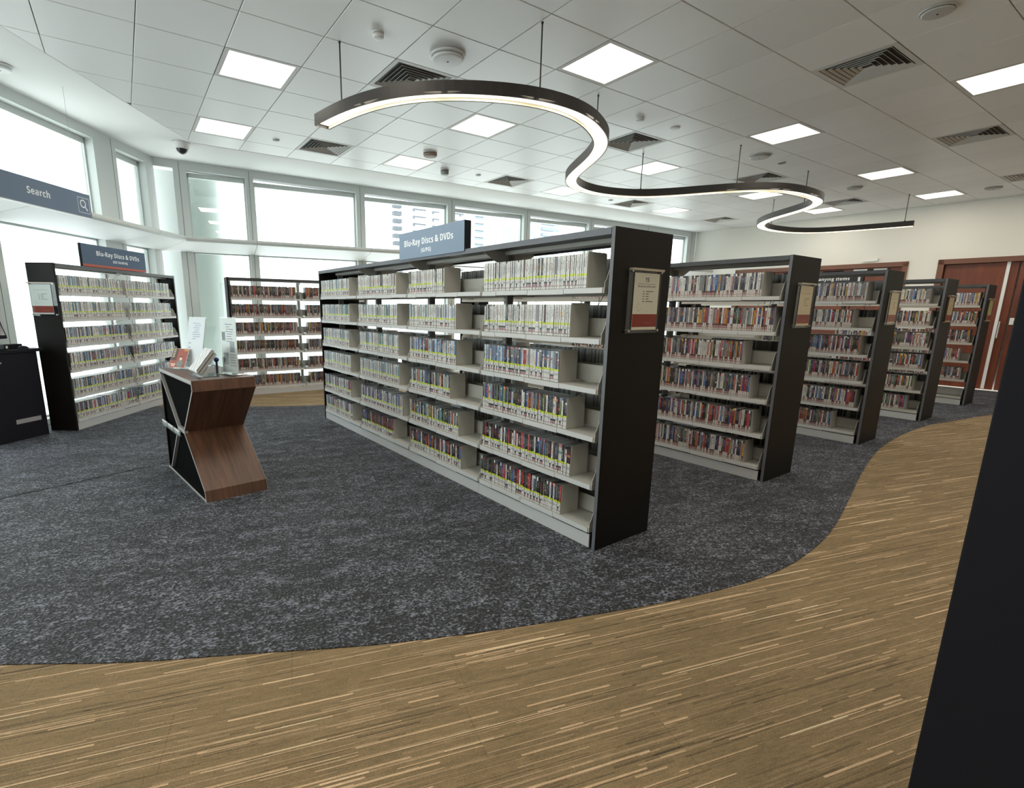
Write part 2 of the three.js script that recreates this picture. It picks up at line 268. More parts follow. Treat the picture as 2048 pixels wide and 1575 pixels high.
// window walls: aluminium mullions, set-back panes, a sloping light shelf with a tube nosing
function loft(rings, mat) {                                  // rings of [x,y,z], joined in turn and capped
  const v = [], n = rings[0].length, tri = (...p) => p.forEach((q) => v.push(...q));
  for (let k = 0; k + 1 < rings.length; k++) for (let i = 0; i < n; i++) { const j = (i + 1) % n, A = rings[k], B = rings[k + 1]; tri(A[i], B[i], B[j], A[i], B[j], A[j]); }
  for (let i = 1; i + 1 < n; i++) { const A = rings[0], B = rings[rings.length - 1]; tri(A[0], A[i], A[i + 1]); tri(B[0], B[i + 1], B[i]); }
  const g = new THREE.BufferGeometry(); g.setAttribute('position', new THREE.Float32BufferAttribute(v, 3)); g.computeVertexNormals(); return g;
}
let windowCount = 0;
function windowWall(name, dir, mulls, len, hAt, mitre) {     // mulls: [x0, x1] along local x; the pane bays lie between them
  const turn = Math.atan2(dir[1], dir[0]), w = structure(name, [CORNER[0], 0, -CORNER[1]], turn);
  const head = (a, b) => { const g = prism([[a, hAt(a)], [b, hAt(b)], [b, 3.82], [a, 3.82]], 0.22); return g.translate(0, 0, -0.22); };
  const s = Math.sign(len), ends = [0, len].sort((p, q) => p - q);
  add('window_head', head(...ends), M.alu, w);
  add('sill_upstand', bx(...ends, 0, 0.06, -0.18, 0), M.alu, w);
  for (const [a, b, seam] of mulls) { const y = hAt((a + b) / 2) + 0.002; const m = add('mullion', bx(a, b, 0.06, y, -0.18, 0.0), M.alu, w); if (seam) add('seam', bx(seam - 0.004, seam + 0.004, 0.06, y + 0.1, 0.0, 0.0012), M.aluSeam, m); }
  for (let k = 0; k + 1 < mulls.length; k++) {
    const a = mulls[k][1], b = mulls[k + 1][0], y = Math.min(hAt(a), hAt(b)) - 0.002;
    if (b - a < 0.1) continue;
    const n = structure('window_' + ++windowCount, w.position.toArray(), turn);
    for (const [y0, y1] of [[0.06, 2.24], [2.40, y]]) {
      const f = 0.022;
      add('window_frame', [bx(a, b, y0, y0 + f, -0.17, -0.11), bx(a, b, y1 - f - (y1 > 3 ? 0.05 : 0), y1, -0.17, -0.11), bx(a, a + f, y0, y1, -0.17, -0.11), bx(b - f, b, y0, y1, -0.17, -0.11)], M.alu, n);
      add('pane', bx(a + f, b - f, y0 + f, y1 - f - (y1 > 3 ? 0.05 : 0), -0.145, -0.137), M.glass, n);
    }
    add('transom', bx(a, b, 2.24, 2.40, -0.18, -0.02), M.alu, n);
  }
  // the light shelf: one panel and one length of tube per bay
  const cuts = [0, ...mulls.slice(1, -1).map(([a, b]) => (a + b) / 2), len].sort((p, q) => (p - q) * s);
  const sec = [[0.002, 2.23], [0.002, 2.40], [0.57, 2.395], [0.57, 2.335]];
  for (let k = 0; k + 1 < cuts.length; k++) {
    const ring = (x, m) => sec.map(([z, y]) => [x + (m ? s * z * mitre : 0), y, z]);
    const A = ring(cuts[k] + s * 0.004, k === 0), B = ring(cuts[k + 1] - s * 0.004, false);
    add('light_shelf_panel', loft(s > 0 ? [A, B] : [B, A]), M.white, w);
    const c = 0.59, a0 = cuts[k] + (k === 0 ? s * c * mitre : 0) + s * 0.003, b0 = cuts[k + 1] - s * 0.003;
    add('nosing_tube', new THREE.CylinderGeometry(0.037, 0.037, Math.abs(b0 - a0), 20).rotateZ(Math.PI / 2).translate((a0 + b0) / 2, 2.368, c), M.alu, w);
  }
  return w;
}
const hBack = (x) => THREE.MathUtils.lerp(3.615, 3.376, x / 12.2) - 0.125;
windowWall('wall_back', BACK_DIR, [[0.27, 0.455, 0.354], [1.317, 1.441, 1.375], [3.183, 3.342, 3.255], [5.03, 5.19, 5.12], [6.84, 7.0, 6.92], [8.62, 8.77, 8.69], [10.4, 10.56, 10.48], [11.9, 12.2, 12.05]], 12.2, hBack, 0.61);
windowWall('wall_left', DIAG_DIR, [[-9.5, -9.2], [-7.4, -7.0, -7.08], [-5.35, -4.95, -5.03], [-3.31, -2.89, -2.98], [-1.275, -0.845, -0.927], [-0.18, 0.02]], -9.5, () => 3.49, 0.61);

// ---------- shelving ----------
const TOPS = [1.496, 1.222, 0.946, 0.672, 0.387, 0.124];    // upper face of each of the six shelves
const BOUNDS = [0.05, 1.135, 2.21, 3.285, 4.36];            // bay limits along a unit
const SHELF_D = 0.205;
const ORD = ['first', 'second', 'third', 'fourth', 'fifth', 'sixth'];
const TIER = ['top shelf', 'second shelf', 'third shelf', 'fourth shelf', 'fifth shelf', 'bottom shelf'];
const shelfCache = new Map();
function shelfParts(len, flip) {
  const key = len.toFixed(3) + flip;
  if (shelfCache.has(key)) return shelfCache.get(key);
  const f = (a, b, y0, y1, l0, l1, r) => { const g = r ? rbx(a, b, y0, y1, -l1, -l0, r) : bx(a, b, y0, y1, -l1, -l0); return flip ? g.rotateY(Math.PI).translate(0, 0, -len) : g; };
  const br = (l) => { const g = prism([[0.006, -0.03], [0.006, 0.03], [0.018, 0.042], [0.04, 0.098], [0.055, 0.112], [SHELF_D, 0.116], [SHELF_D, -0.03]], 0.0025).translate(0, 0, -l - 0.00125); return flip ? g.rotateY(Math.PI).translate(0, 0, -len) : g; };
  const strips = []; const cuts = flip ? [0.02, 0.37, 0.72, len - 0.02] : [0.012, 0.06 + len * 0.22, len * 0.56, len * 0.85, len - 0.012];
  const o = {
    board: [f(0.006, SHELF_D, -0.014, 0, 0.004, len - 0.004), f(0.004, 0.008, -0.03, 0, 0.004, len - 0.004)],
    strips: cuts.slice(1).map((b, k) => [f(-0.0015, 0.003, -0.029 - (k % 2) * 0.003, -0.001 - (k % 2 ? 0.002 : 0), cuts[k] + 0.002, b - 0.002)]),
    brackets: [br(0.006), br(len - 0.006)], stop: [f(SHELF_D - 0.004, SHELF_D - 0.002, 0.004, 0.108, 0.012, len - 0.012)],
  };
  shelfCache.set(key, o); return o;
}
function shelfUnit(label, X, D, turn, o) {                   // local x into the depth of the unit, local -z along it
  const n = o.bounds.length - 1, end = o.bounds[n] + 0.03, dp = o.depth;
  const u = thing('library_shelf', label, 'bookshelf', [X, 0, -D], turn, undefined);
  add('end_panel', rbx(0.001, dp, 0, 1.80, -0.026, 0, 0.0025), o.endMat ?? M.black, u).add(shade(Object.assign(new THREE.Mesh(bx(-0.0015, 0.0005, 0.002, 1.798, -0.024, -0.002), M.edge), { name: 'edge_band' })));
  add('end_panel', rbx(0.001, dp, 0, 1.80, -end, -end + 0.026, 0.0025), o.endMat ?? M.black, u);
  const cn = add('canopy', [rbx(0.0, dp, 1.778, 1.797, -end + 0.026, -0.026, 0.002), bx(dp - 0.014, dp, 1.764, 1.779, -end + 0.027, -0.027)], M.anth, u);
  add('fascia', bx(-0.002, 0.012, 1.763, 1.797, -end + 0.027, -0.027), o.fascia ?? M.anth, cn);
  add('top_beam', bx(dp / 2 - 0.045, dp / 2 + 0.045, 1.752, 1.777, -end + 0.028, -0.028), M.bracket, u);
  for (let b = 1; b < n; b++) {
    const l = o.bounds[b], p = o.double ? [[0.02, 1.777], [0.02, 1.757], [0.13, 1.70], [dp - 0.13, 1.70], [dp - 0.02, 1.757], [dp - 0.02, 1.777]] : [[0.02, 1.777], [0.02, 1.757], [0.13, 1.70], [dp - 0.01, 1.70], [dp - 0.01, 1.777]];
    const k = add('canopy_bracket', prism(p, 0.004).translate(0, 0, -l - 0.002), M.bracket, u);
    add('screw_head', [[0.035, 1.766], [0.15, 1.745], [dp - 0.15, 1.745], [dp - 0.035, 1.766]].map(([x, y]) => new THREE.CylinderGeometry(0.004, 0.004, 0.003, 8).rotateX(Math.PI / 2).translate(x, y, -l + 0.0035)), M.steel, k);
  }
  for (let b = 0; b <= n; b++) {
    const l = Math.min(Math.max(o.bounds[b], 0.056), end - 0.056), c = o.double ? dp / 2 : dp - 0.04;
    const p = add('upright', bx(c - 0.028, c + 0.028, 0.0, 1.752, -l - 0.02, -l + 0.02), o.double ? M.steelDark : M.steelLight, u);
    if (o.slots && b < n) for (const tp of TOPS.slice(0, 5)) add('slot', [0, 1, 2].map((q) => bx(c - 0.03, c - 0.0275, tp - 0.062 - q * 0.028, tp - 0.045 - q * 0.028, -l - 0.008, -l + 0.001)), M.label, p);
  }
  for (const side of o.double ? [0, 1] : [0]) for (let b = 0; b < n; b++) {
    if (side && o.backBays && !o.backBays.includes(b)) continue;
    const a = o.bounds[b], len = o.bounds[b + 1] - a, P = shelfParts(len, !!side), x = side ? dp : 0, rich = !side && b < o.rich;
    add('kick_panel', side ? bx(dp - 0.014, dp - 0.006, 0, 0.084, -a - len + 0.001, -a - 0.001) : bx(0.005, 0.014, 0, 0.084, -a - len + 0.001, -a - 0.001), M.kick, u);
    TOPS.forEach((y, t) => {
      if (o.noShelf?.(b, t, side)) return;
      const s = add('shelf', rich ? (P.boardG ??= mergeGeometries(P.board)) : (P.allG ??= mergeGeometries([...P.board, ...P.stop, ...P.brackets].map((g) => { const q = g.index ? g.toNonIndexed() : g.clone(); return q; }))), M.putty, u);
      s.position.set(x, y, -a);
      if (!rich) return;
      P.strips.forEach((g, q) => add('label_strip', g, M.label, s));
      P.brackets.forEach((g) => add('side_bracket', g, M.steelLight, s));
      add('back_stop', P.stop, M.putty, s);
      if ((t + b) % 2 === 0 && t < 5) add('wire_support', [rod([0.02, -0.02, -0.04 - 0.03 * t], [0.12, -0.095, -0.14 - 0.06 * t], 0.0022, 6), rod([0.12, -0.095, -0.14 - 0.06 * t], [0.19, -0.02, -0.15 - 0.06 * t], 0.0022, 6)], M.steel, s);
    });
  }
  return u;
}
const TURN = 0.03256;
const unitAt = (X, D, turn) => ({ X, D, turn, A: [-Math.sin(turn), Math.cos(turn)], B: [Math.cos(turn), Math.sin(turn)] });
const UNITS = { s1: unitAt(2.149, 1.864, TURN), s2: unitAt(4.247, 1.967, TURN), s3: unitAt(6.368, 2.051, TURN), s4: unitAt(8.49, 2.118, TURN), s5: unitAt(10.565, 2.168, TURN) };
// single-sided units in front of the windows; each starts at its right-hand end
UNITS.sl = unitAt(0.683, 8.810, Math.PI - 0.5895);
UNITS.sr = unitAt(3.53, 8.453, 1.548);
const mk = (k, label, o) => { const q = UNITS[k]; return shelfUnit(label, q.X, q.D, q.turn, o); };
mk('s1', 'long double-sided disc shelf with dark end panel, nearest in the middle of the room', { bounds: BOUNDS, depth: 0.5, double: true, rich: 4, slots: true, fascia: M.fascia });
mk('s2', 'double-sided disc shelf second in the row, behind the long shelf numbered fifteen', { bounds: BOUNDS, depth: 0.5, double: true, rich: 1, slots: true, backBays: [0, 1] });
mk('s3', 'double-sided disc shelf third in the row, below the accompanying items sign', { bounds: BOUNDS.slice(0, 3), depth: 0.5, double: true, rich: 1, backBays: [0] });
mk('s4', 'double-sided disc shelf fourth in the row, with the dark sign standing on it', { bounds: BOUNDS.slice(0, 4), depth: 0.5, double: true, rich: 0, backBays: [0] });
mk('s5', 'double-sided shelf last in the row, beside the brown doors, its bottom shelf empty', { bounds: BOUNDS.slice(0, 2), depth: 0.5, double: true, rich: 0, backBays: [0] });
mk('sl', 'single-sided disc shelf along the slanting windows, with a sign on top', { bounds: [0.04, 1.12, 2.20], depth: 0.29, double: false, rich: 2 });
mk('sr', 'single-sided disc shelf standing against the windows without any sign', { bounds: [0.03, 1.10, 2.16], depth: 0.26, double: false, rich: 2 });

// ---------- disc cases: one atlas of spines, one small box each ----------
const TONE = { white: '#e9e9e6', grey: '#8d9094', black: '#17171a', red: '#b3242a', blue: '#2460a8', teal: '#2c7f86', yellow: '#d9a62c', orange: '#c9652a', purple: '#5a3d78', green: '#5d7a3a', navy: '#202c4c', brown: '#5a3f30', pink: '#c58a98', sky: '#8fb6d4' };
const PAL = {
  white: ['white', 'white', 'white', 'white', 'white', 'white', 'grey', 'white', 'black'],
  pale: ['white', 'white', 'grey', 'white', 'sky', 'grey', 'white', 'teal', 'white', 'grey'],
  cool: ['white', 'white', 'navy', 'grey', 'blue', 'black', 'white', 'sky', 'grey', 'navy', 'white', 'red'],
  mixed: ['black', 'black', 'navy', 'white', 'blue', 'yellow', 'green', 'white', 'grey', 'teal', 'black', 'navy', 'orange', 'sky'],
  dark: ['black', 'black', 'black', 'black', 'navy', 'red', 'black', 'black', 'black', 'navy', 'black', 'black', 'blue', 'black', 'red', 'black', 'white'],
  loan: ['black', 'white', 'grey', 'brown', 'orange', 'black', 'navy', 'white', 'yellow', 'green', 'pink', 'black', 'blue', 'grey', 'red', 'white', 'black', 'purple', 'white'],
  dim: ['grey', 'black', 'brown', 'grey', 'black', 'navy', 'grey', 'white', 'black', 'brown', 'grey', 'black', 'brown', 'red', 'yellow'],
  loanLight: ['white', 'grey', 'white', 'black', 'white', 'grey', 'sky', 'white', 'yellow', 'navy', 'white', 'grey', 'pink', 'blue'],
};
const PROWS = Object.keys(PAL), TILE = [];
const mixHex = (h, k) => { const c = new THREE.Color(h); return '#' + c.lerp(new THREE.Color(k > 0 ? '#ffffff' : '#000000'), Math.abs(k)).getHexString(); };
M.cases = std(0xffffff, 0.32, { map: canvasTex(2048, 2048, (c) => {
  PROWS.forEach((name, row) => {
    const loan = name.startsWith('loan') || name === 'dim';
    for (let k = 0; k < 112; k++) {
      const x = k * 16, y = row * 256, tone = PAL[name][Math.floor(rnd() * PAL[name].length)], base = mixHex('#' + new THREE.Color(TONE[tone]).lerp(new THREE.Color('#6b6a68'), loan ? 0.22 : 0.08).getHexString(), rr(-0.16, 0.08));
      TILE[row * 128 + k] = tone;
      c.fillStyle = base; c.fillRect(x, y, 16, 256);
      const ink = tone === 'white' || tone === 'grey' || tone === 'sky' || tone === 'yellow' ? pick(['#2a2a30', '#3c4a78', '#8a2c30', '#555', '#777']) : pick(['#e8e6e0', '#d8c27a', '#c9ced6', '#b44', '#9fb4d8']);
      c.fillStyle = mixHex(TONE[pick(PAL[name])], rr(-0.1, 0.2)); if (rnd() < (name === 'white' ? 0.12 : 0.4)) c.fillRect(x, y + 2, 16, rr(10, 36));
      c.fillStyle = ink; const t0 = rr(18, 60), t1 = rr(90, 135);
      for (let q = t0; q < t1; q += rr(5, 9)) c.fillRect(x + rr(4, 6), y + q, rr(3, 6), rr(2, 5));
      if (rnd() < (name === 'white' || name === 'pale' ? 0.05 : 0.22)) { c.fillStyle = mixHex(TONE[pick(['red', 'yellow', 'blue', 'white', 'orange', 'teal'])], 0.1); c.fillRect(x + 2, y + rr(20, 120), 12, rr(8, 24)); }
      if (!loan) {
        c.fillStyle = '#d9d9d6'; c.fillRect(x, y + 162, 16, 94);
        c.fillStyle = rnd() < 0.93 ? '#d2e02c' : '#e9e7da'; c.fillRect(x, y + 147 + rr(-4, 4), 16, 16);
        if (rnd() < 0.35) { c.fillStyle = pick(['#2d3c44', '#23404a', '#3a3a3f']); c.fillRect(x, y + 196, 16, 16); c.fillStyle = pick(['#a5586a', '#9c6470', '#b06a7c']); c.fillRect(x + 3, y + 214, 10, 20); }
        else { c.fillStyle = '#8c8c8e'; c.fillRect(x + 5, y + 180, 6, rr(10, 26)); }
        c.fillStyle = pick(['#2a2a2a', '#a5485a', '#55565a']); c.fillRect(x + 5, y + 230, 6, 8);
      } else {
        if (rnd() < 0.5) { c.fillStyle = '#cdc8c3'; c.fillRect(x, y + 182, 16, 74); c.fillStyle = pick(['#a8505a', '#8c5a5c', '#4a4a4c']); c.fillRect(x + 6, y + 228, 5, 8); }
        else { c.fillStyle = '#57443f'; c.fillRect(x, y + 186, 16, 16); c.fillStyle = '#8c5254'; c.fillRect(x, y + 204, 16, 26); c.fillStyle = '#ddd2ce'; c.fillRect(x + 4, y + 212, 7, 9); c.fillStyle = '#b5aaa5'; c.fillRect(x, y + 230, 16, 26); }
      }
      const gap = name === 'white' ? rr(1, 4.5) : rr(1, 2.4); c.fillStyle = 'rgba(18,18,20,0.72)'; c.fillRect(x, y, gap, 256); c.fillRect(x + 15, y, 1, 256);
    }
  });
  ['#c3c4c2', '#8b8c8b', '#4a4a4a', '#1c1c1d'].forEach((s, k) => { c.fillStyle = s; c.fillRect(1792 + k * 64, 7 * 256, 64, 256); });
}) });
const CASE_H = 0.184, CASE_D = 0.135;
function caseArrays(tile, w, body, out, m, h = CASE_H) {     // spine faces local -x; 24 corners pushed through matrix m
  const k = tile % 128, row = Math.floor(tile / 128), u0 = (k * 16 + 0.6) / 2048, u1 = (k * 16 + 15.4) / 2048, v1 = 1 - row / 8 - 1 / 2048, v0 = 1 - (row + 1) / 8 + 1 / 2048, bu = (1792 + body * 64 + 32) / 2048, bv = 1 / 16;
  const d = CASE_D, F = [
    [[0, 0, -w], [0, 0, 0], [0, h, 0], [0, h, -w], [-1, 0, 0]], [[d, 0, 0], [d, 0, -w], [d, h, -w], [d, h, 0], [1, 0, 0]],
    [[0, h, -w], [0, h, 0], [d, h, 0], [d, h, -w], [0, 1, 0]], [[0, 0, 0], [0, 0, -w], [d, 0, -w], [d, 0, 0], [0, -1, 0]],
    [[0, 0, 0], [d, 0, 0], [d, h, 0], [0, h, 0], [0, 0, 1]], [[d, 0, -w], [0, 0, -w], [0, h, -w], [d, h, -w], [0, 0, -1]]];
  const v = new THREE.Vector3(), nm = new THREE.Matrix3().getNormalMatrix(m);
  F.forEach((f, q) => {
    const at = out.p.length / 3;
    for (let c = 0; c < 4; c++) { v.set(...f[c]).applyMatrix4(m); out.p.push(v.x, v.y, v.z); v.set(...f[4]).applyMatrix3(nm).normalize(); out.n.push(v.x, v.y, v.z); out.t.push(...(q ? [bu, bv] : [[u0, v0], [u1, v0], [u1, v1], [u0, v1]][c])); }
    out.i.push(at, at + 1, at + 2, at, at + 2, at + 3);
  });
}
function arraysGeo(o) { const g = new THREE.BufferGeometry(); g.setAttribute('position', new THREE.Float32BufferAttribute(o.p, 3)); g.setAttribute('normal', new THREE.Float32BufferAttribute(o.n, 3)); g.setAttribute('uv', new THREE.Float32BufferAttribute(o.t, 2)); g.setIndex(o.i); return g; }
const rest = { p: [], n: [], t: [], i: [] }, single = [];
const MU = (u) => new THREE.Matrix4().makeRotationY(u.turn).setPosition(u.X, 0, -u.D);
const BODY = { white: [0, 0, 1], pale: [0, 1], cool: [0, 1, 2], mixed: [1, 1, 2], dark: [1, 2, 1], loan: [1, 2, 1, 0], loanLight: [0, 1], dim: [1, 1, 2] };
function fillRow(u, a0, a1, tier, pal, { back = 0, named = null } = {}) {  // cases from a1 back to a0 (the bookend's end)
  const row = PROWS.indexOf(pal), m = MU(u), y = TOPS[tier] + 0.002; let a = a0 + 0.002, k = 0;
  while (a < a1 - 0.012) {
    const w = back && rnd() < 0.5 ? 0.0142 : rr(0.0134, 0.0146), tile = row * 128 + Math.floor(rnd() * 112), body = pick(BODY[pal]), jog = rr(-0.002, 0.003), h = CASE_H - (rnd() < 0.07 ? 0.012 : rr(0, 0.0015));
    const loc = new THREE.Matrix4().makeTranslation(0.012 + jog, y, -a);
    if (back) loc.makeRotationY(Math.PI).setPosition(back - 0.012 - jog, y, -a - w);
    const mm = m.clone().multiply(loc); k++;
    if (named) { const e = mm.elements; single.push({ mm, w, tile, body, h, k, tier, dist: Math.hypot(e[12], e[13] + 0.095 - 1.38, e[14]) }); }
    else caseArrays(tile, w, body, rest, mm, h);
    a += w + 0.0006;
  }
}
const bookendGeo = (() => { const s = new THREE.Shape(); s.moveTo(0, 0); s.lineTo(0.152, 0); s.lineTo(0.152, 0.178); s.quadraticCurveTo(0.152, 0.193, 0.137, 0.193); s.lineTo(0.004, 0.193); s.quadraticCurveTo(0, 0.193, 0, 0.189); s.closePath();
  return mergeGeometries([new THREE.ExtrudeGeometry(s, { depth: 0.0018, bevelEnabled: false, curveSegments: 5 }), bx(0.01, 0.14, 0, 0.0014, -0.11, 0).toNonIndexed()]); })();
let bookendProto = null;
function bookend(u, a, tier, label, group) {
  const b = bookendProto ? bookendProto.clone() : add('bookend', bookendGeo, M.putty);
  if (bookendProto) { b.name = numbered('bookend'); scene.add(b); } else bookendProto = b;
  b.matrixAutoUpdate = true; const m = MU(u).multiply(new THREE.Matrix4().makeTranslation(0.014, TOPS[tier] + 0.0008, -a));
  m.decompose(b.position, b.quaternion, b.scale);
  return tag(b, label, 'bookend', group);
}
const S1ROWS = [
  [[0.186, 1.125, 'white'], [0.295, 1.125, 'white'], [0.365, 1.125, 'cool'], [0.285, 1.125, 'mixed'], [0.236, 1.125, 'dark'], [0.295, 1.125, 'dark']],
  [[1.63, 2.2, 'white'], [1.472, 2.2, 'pale'], [1.462, 2.2, 'cool'], [1.551, 2.2, 'mixed'], [1.422, 2.2, 'mixed'], [1.383, 2.2, 'dark']],
  [[2.43, 3.275, 'white'], [2.42, 3.275, 'pale'], [2.411, 3.275, 'pale'], [2.401, 3.275, 'pale'], [2.332, 3.275, 'cool'], [2.54, 3.275, 'dark']],
  [[3.51, 4.35, 'pale'], [3.52, 4.35, 'pale'], [3.55, 4.35, 'pale'], [3.53, 4.35, 'pale'], [3.54, 4.35, 'cool'], [3.53, 4.35, 'cool']],
];
const BAY = ['end bay beside the notice', 'second bay', 'third bay', 'farthest bay'];
S1ROWS.forEach((bay, b) => bay.forEach(([a0, a1, pal], t) => {
  fillRow(UNITS.s1, a0, a1, t, pal, { named: b === 0 });
  bookend(UNITS.s1, a0, t, `grey bookend, ${TIER[t]}, ${BAY[b]} of the long unit fifteen`, 'bookends on the long shelf');
}));
const ROWS = {
  s2: [[0.207, 1.12], [0.087, 1.12], [0.296, 1.12], [0.207, 1.12], [0.157, 1.12], [0.187, 1.12]],
  s3: [[0.15, 1.12], [0.24, 1.12], [0.14, 1.12], [0.115, 1.12], [0.105, 1.12], [0.29, 1.12]],
  s4: [[0.145, 1.12], [0.105, 1.12], [0.085, 1.12], [0.105, 1.12], [0.155, 1.12], [0.195, 1.12]],
  s5: [[0.08, 1.12], [0.07, 1.12], [0.11, 1.12], [0.18, 1.12], [0.12, 1.12]],
};
const WHICH = { s2: 'second', s3: 'third', s4: 'fourth', s5: 'last' };
for (const k in ROWS) ROWS[k].forEach(([a0, a1], t) => {
  fillRow(UNITS[k], a0, a1, t, t < 1 ? 'loanLight' : 'loan');
  bookend(UNITS[k], a0, t, `putty bookend, ${TIER[t]} of the ${WHICH[k]} shelf unit in the row`, 'bookends on the units behind');
});
for (let t = 0; t < 6; t++) {
  for (let b = 0; b < 4; b++) fillRow(UNITS.s1, BOUNDS[b] + 0.02, BOUNDS[b + 1] - (b === 0 && t < 1 ? 0.05 : rr(0.1, 0.4)), t, 'loanLight', { back: 0.5 });
  for (let b = 0; b < 2; b++) fillRow(UNITS.s2, BOUNDS[b] + 0.02, BOUNDS[b + 1] - rr(0.1, 0.4), t, 'loan', { back: 0.5 });
  fillRow(UNITS.s2, 1.3, 2.2, t, 'loan');
  for (const k of ['s3', 's4']) fillRow(UNITS[k], 0.05, 1.12 - rr(0.1, 0.4), t, 'loan', { back: 0.5 });
  fillRow(UNITS.sl, 0.15, 1.1, t, t < 3 ? 'pale' : 'cool'); fillRow(UNITS.sl, 1.16, 2.18, t, t < 2 ? 'pale' : 'cool');
  fillRow(UNITS.sr, 0.1, 1.03, t, 'dim'); fillRow(UNITS.sr, 1.18, 2.145, t, 'dim');
}
single.sort((p, q) => p.dist - q.dist);
const ordinal = (n) => { const u = ['', 'first', 'second', 'third', 'fourth', 'fifth', 'sixth', 'seventh', 'eighth', 'ninth', 'tenth', 'eleventh', 'twelfth', 'thirteenth', 'fourteenth', 'fifteenth', 'sixteenth', 'seventeenth', 'eighteenth', 'nineteenth'];
  if (n < 20) return u[n]; const t = ['twenty', 'thirty', 'forty', 'fifty', 'sixty', 'seventy'][Math.floor(n / 10) - 2], e = n % 10; return e ? t + '-' + u[e] : t.replace(/y$/, 'ieth'); };
single.forEach((c, i) => {
  if (i >= 300) { caseArrays(c.tile, c.w, c.body, rest, c.mm, c.h); return; }
  const o = { p: [], n: [], t: [], i: [] }; caseArrays(c.tile, c.w, c.body, o, new THREE.Matrix4(), c.h);
  const m = add('disc_case', arraysGeo(o), M.cases); c.mm.decompose(m.position, m.quaternion, m.scale);
  tag(m, `${TILE[c.tile]}-spined disc case, ${ordinal(c.k)} from the bookend, ${TIER[c.tier]}, end bay of unit fifteen`, 'disc case', 'disc cases in the end bay of the long shelf');
});
{
  const m = add('disc_cases', arraysGeo(rest), M.cases); m.userData = { kind: 'stuff', label: 'all the other disc cases filling the shelves of the room', category: 'disc cases' };
}

// ---------- signs and notices ----------
const FONT = 'sans-serif';
function printed(w, h, px, draw) { return std(0xffffff, 0.55, { map: canvasTex(Math.round(w * px), Math.round(h * px), draw) }); }
function face(parent, name, w, h, x, y, z, mat, ry = 0) { const m = add(name, new THREE.PlaneGeometry(w, h).rotateY(ry).translate(x, y, z), mat, parent); return m; }
const fit = (c, text, x, y, w) => { const k = w / c.measureText(text).width; c.save(); c.translate(x, y); c.scale(k, 1); c.fillText(text, 0, 0); c.restore(); };
{
  const u = UNITS.s1, s = thing('shelf_sign', 'blue-grey box sign reading Blu-Ray Discs & DVDs (G/PG) on the long shelf', 'sign', [u.X, 0, -u.D], u.turn);
  add('sign_box', rbx(-0.006, 0.05, 1.7985, 1.997, -2.315, -1.335, 0.001), M.navy, s);
  add('front_board', bx(-0.009, -0.0065, 1.783, 1.997, -2.315, -1.335), M.navy, s);
  face(s, 'printed_face', 0.98, 0.214, -0.0095, 1.89, -1.825, printed(0.98, 0.214, 900, (c, w, h) => { c.fillStyle = '#8195ad'; c.fillRect(0, 0, w, h); c.fillStyle = '#f4f6f8'; c.font = `bold ${h * 0.32}px ${FONT}`; fit(c, 'Blu-Ray Discs & DVDs', w * 0.085, h * 0.53, w * 0.77); c.font = `bold ${h * 0.2}px ${FONT}`; fit(c, '(G/PG)', w * 0.375, h * 0.82, w * 0.16); }), -Math.PI / 2);
}
{
  const u = UNITS.sl, s = thing('shelf_sign', 'dark blue sign with a red stripe reading Blu-Ray Discs & DVDs by the slanting windows', 'sign', [u.X, 0, -u.D], u.turn);
  add('sign_box', rbx(0.0, 0.03, 1.80, 2.05, -1.80, -0.65, 0.002), M.navy, s);
  add('foot', [bx(0.03, 0.1, 1.798, 1.803, -1.6, -1.5), bx(0.03, 0.1, 1.798, 1.803, -0.9, -0.8)], M.steelDark, s);
  face(s, 'printed_face', 1.146, 0.246, -0.0008, 1.925, -1.225, printed(1.146, 0.246, 800, (c, w, h) => { c.fillStyle = '#3f5674'; c.fillRect(0, 0, w, h); c.fillStyle = '#b5523e'; c.fillRect(0, h * 0.89, w, h * 0.11); c.fillStyle = '#e6ebf0'; c.font = `bold ${h * 0.29}px ${FONT}`; fit(c, 'Blu-Ray Discs & DVDs', w * 0.2, h * 0.46, w * 0.69); c.font = `bold ${h * 0.16}px ${FONT}`; fit(c, '(NC16/M18)', w * 0.44, h * 0.72, w * 0.24); }), -Math.PI / 2);
}
{
  const u = UNITS.s4, s = thing('shelf_sign', 'black sign with white lettering ending Items on top of the fourth shelf', 'sign', [u.X, 0, -u.D], u.turn);
  add('sign_box', rbx(0.2, 0.225, 1.797, 1.888, -1.84, -0.93, 0.002), M.dark, s);
  add('white_clip', bx(0.196, 0.202, 1.80, 1.88, -1.0, -0.972), M.white, s);
  face(s, 'printed_face', 0.9, 0.088, 0.1992, 1.843, -1.385, printed(0.9, 0.088, 900, (c, w, h) => { c.fillStyle = '#1d1f27'; c.fillRect(0, 0, w, h); c.fillStyle = '#fafafa'; c.font = `bold ${h * 0.7}px ${FONT}`; fit(c, 'Accompanying Items', w * 0.12, h * 0.70, w * 0.70); }), -Math.PI / 2);
}
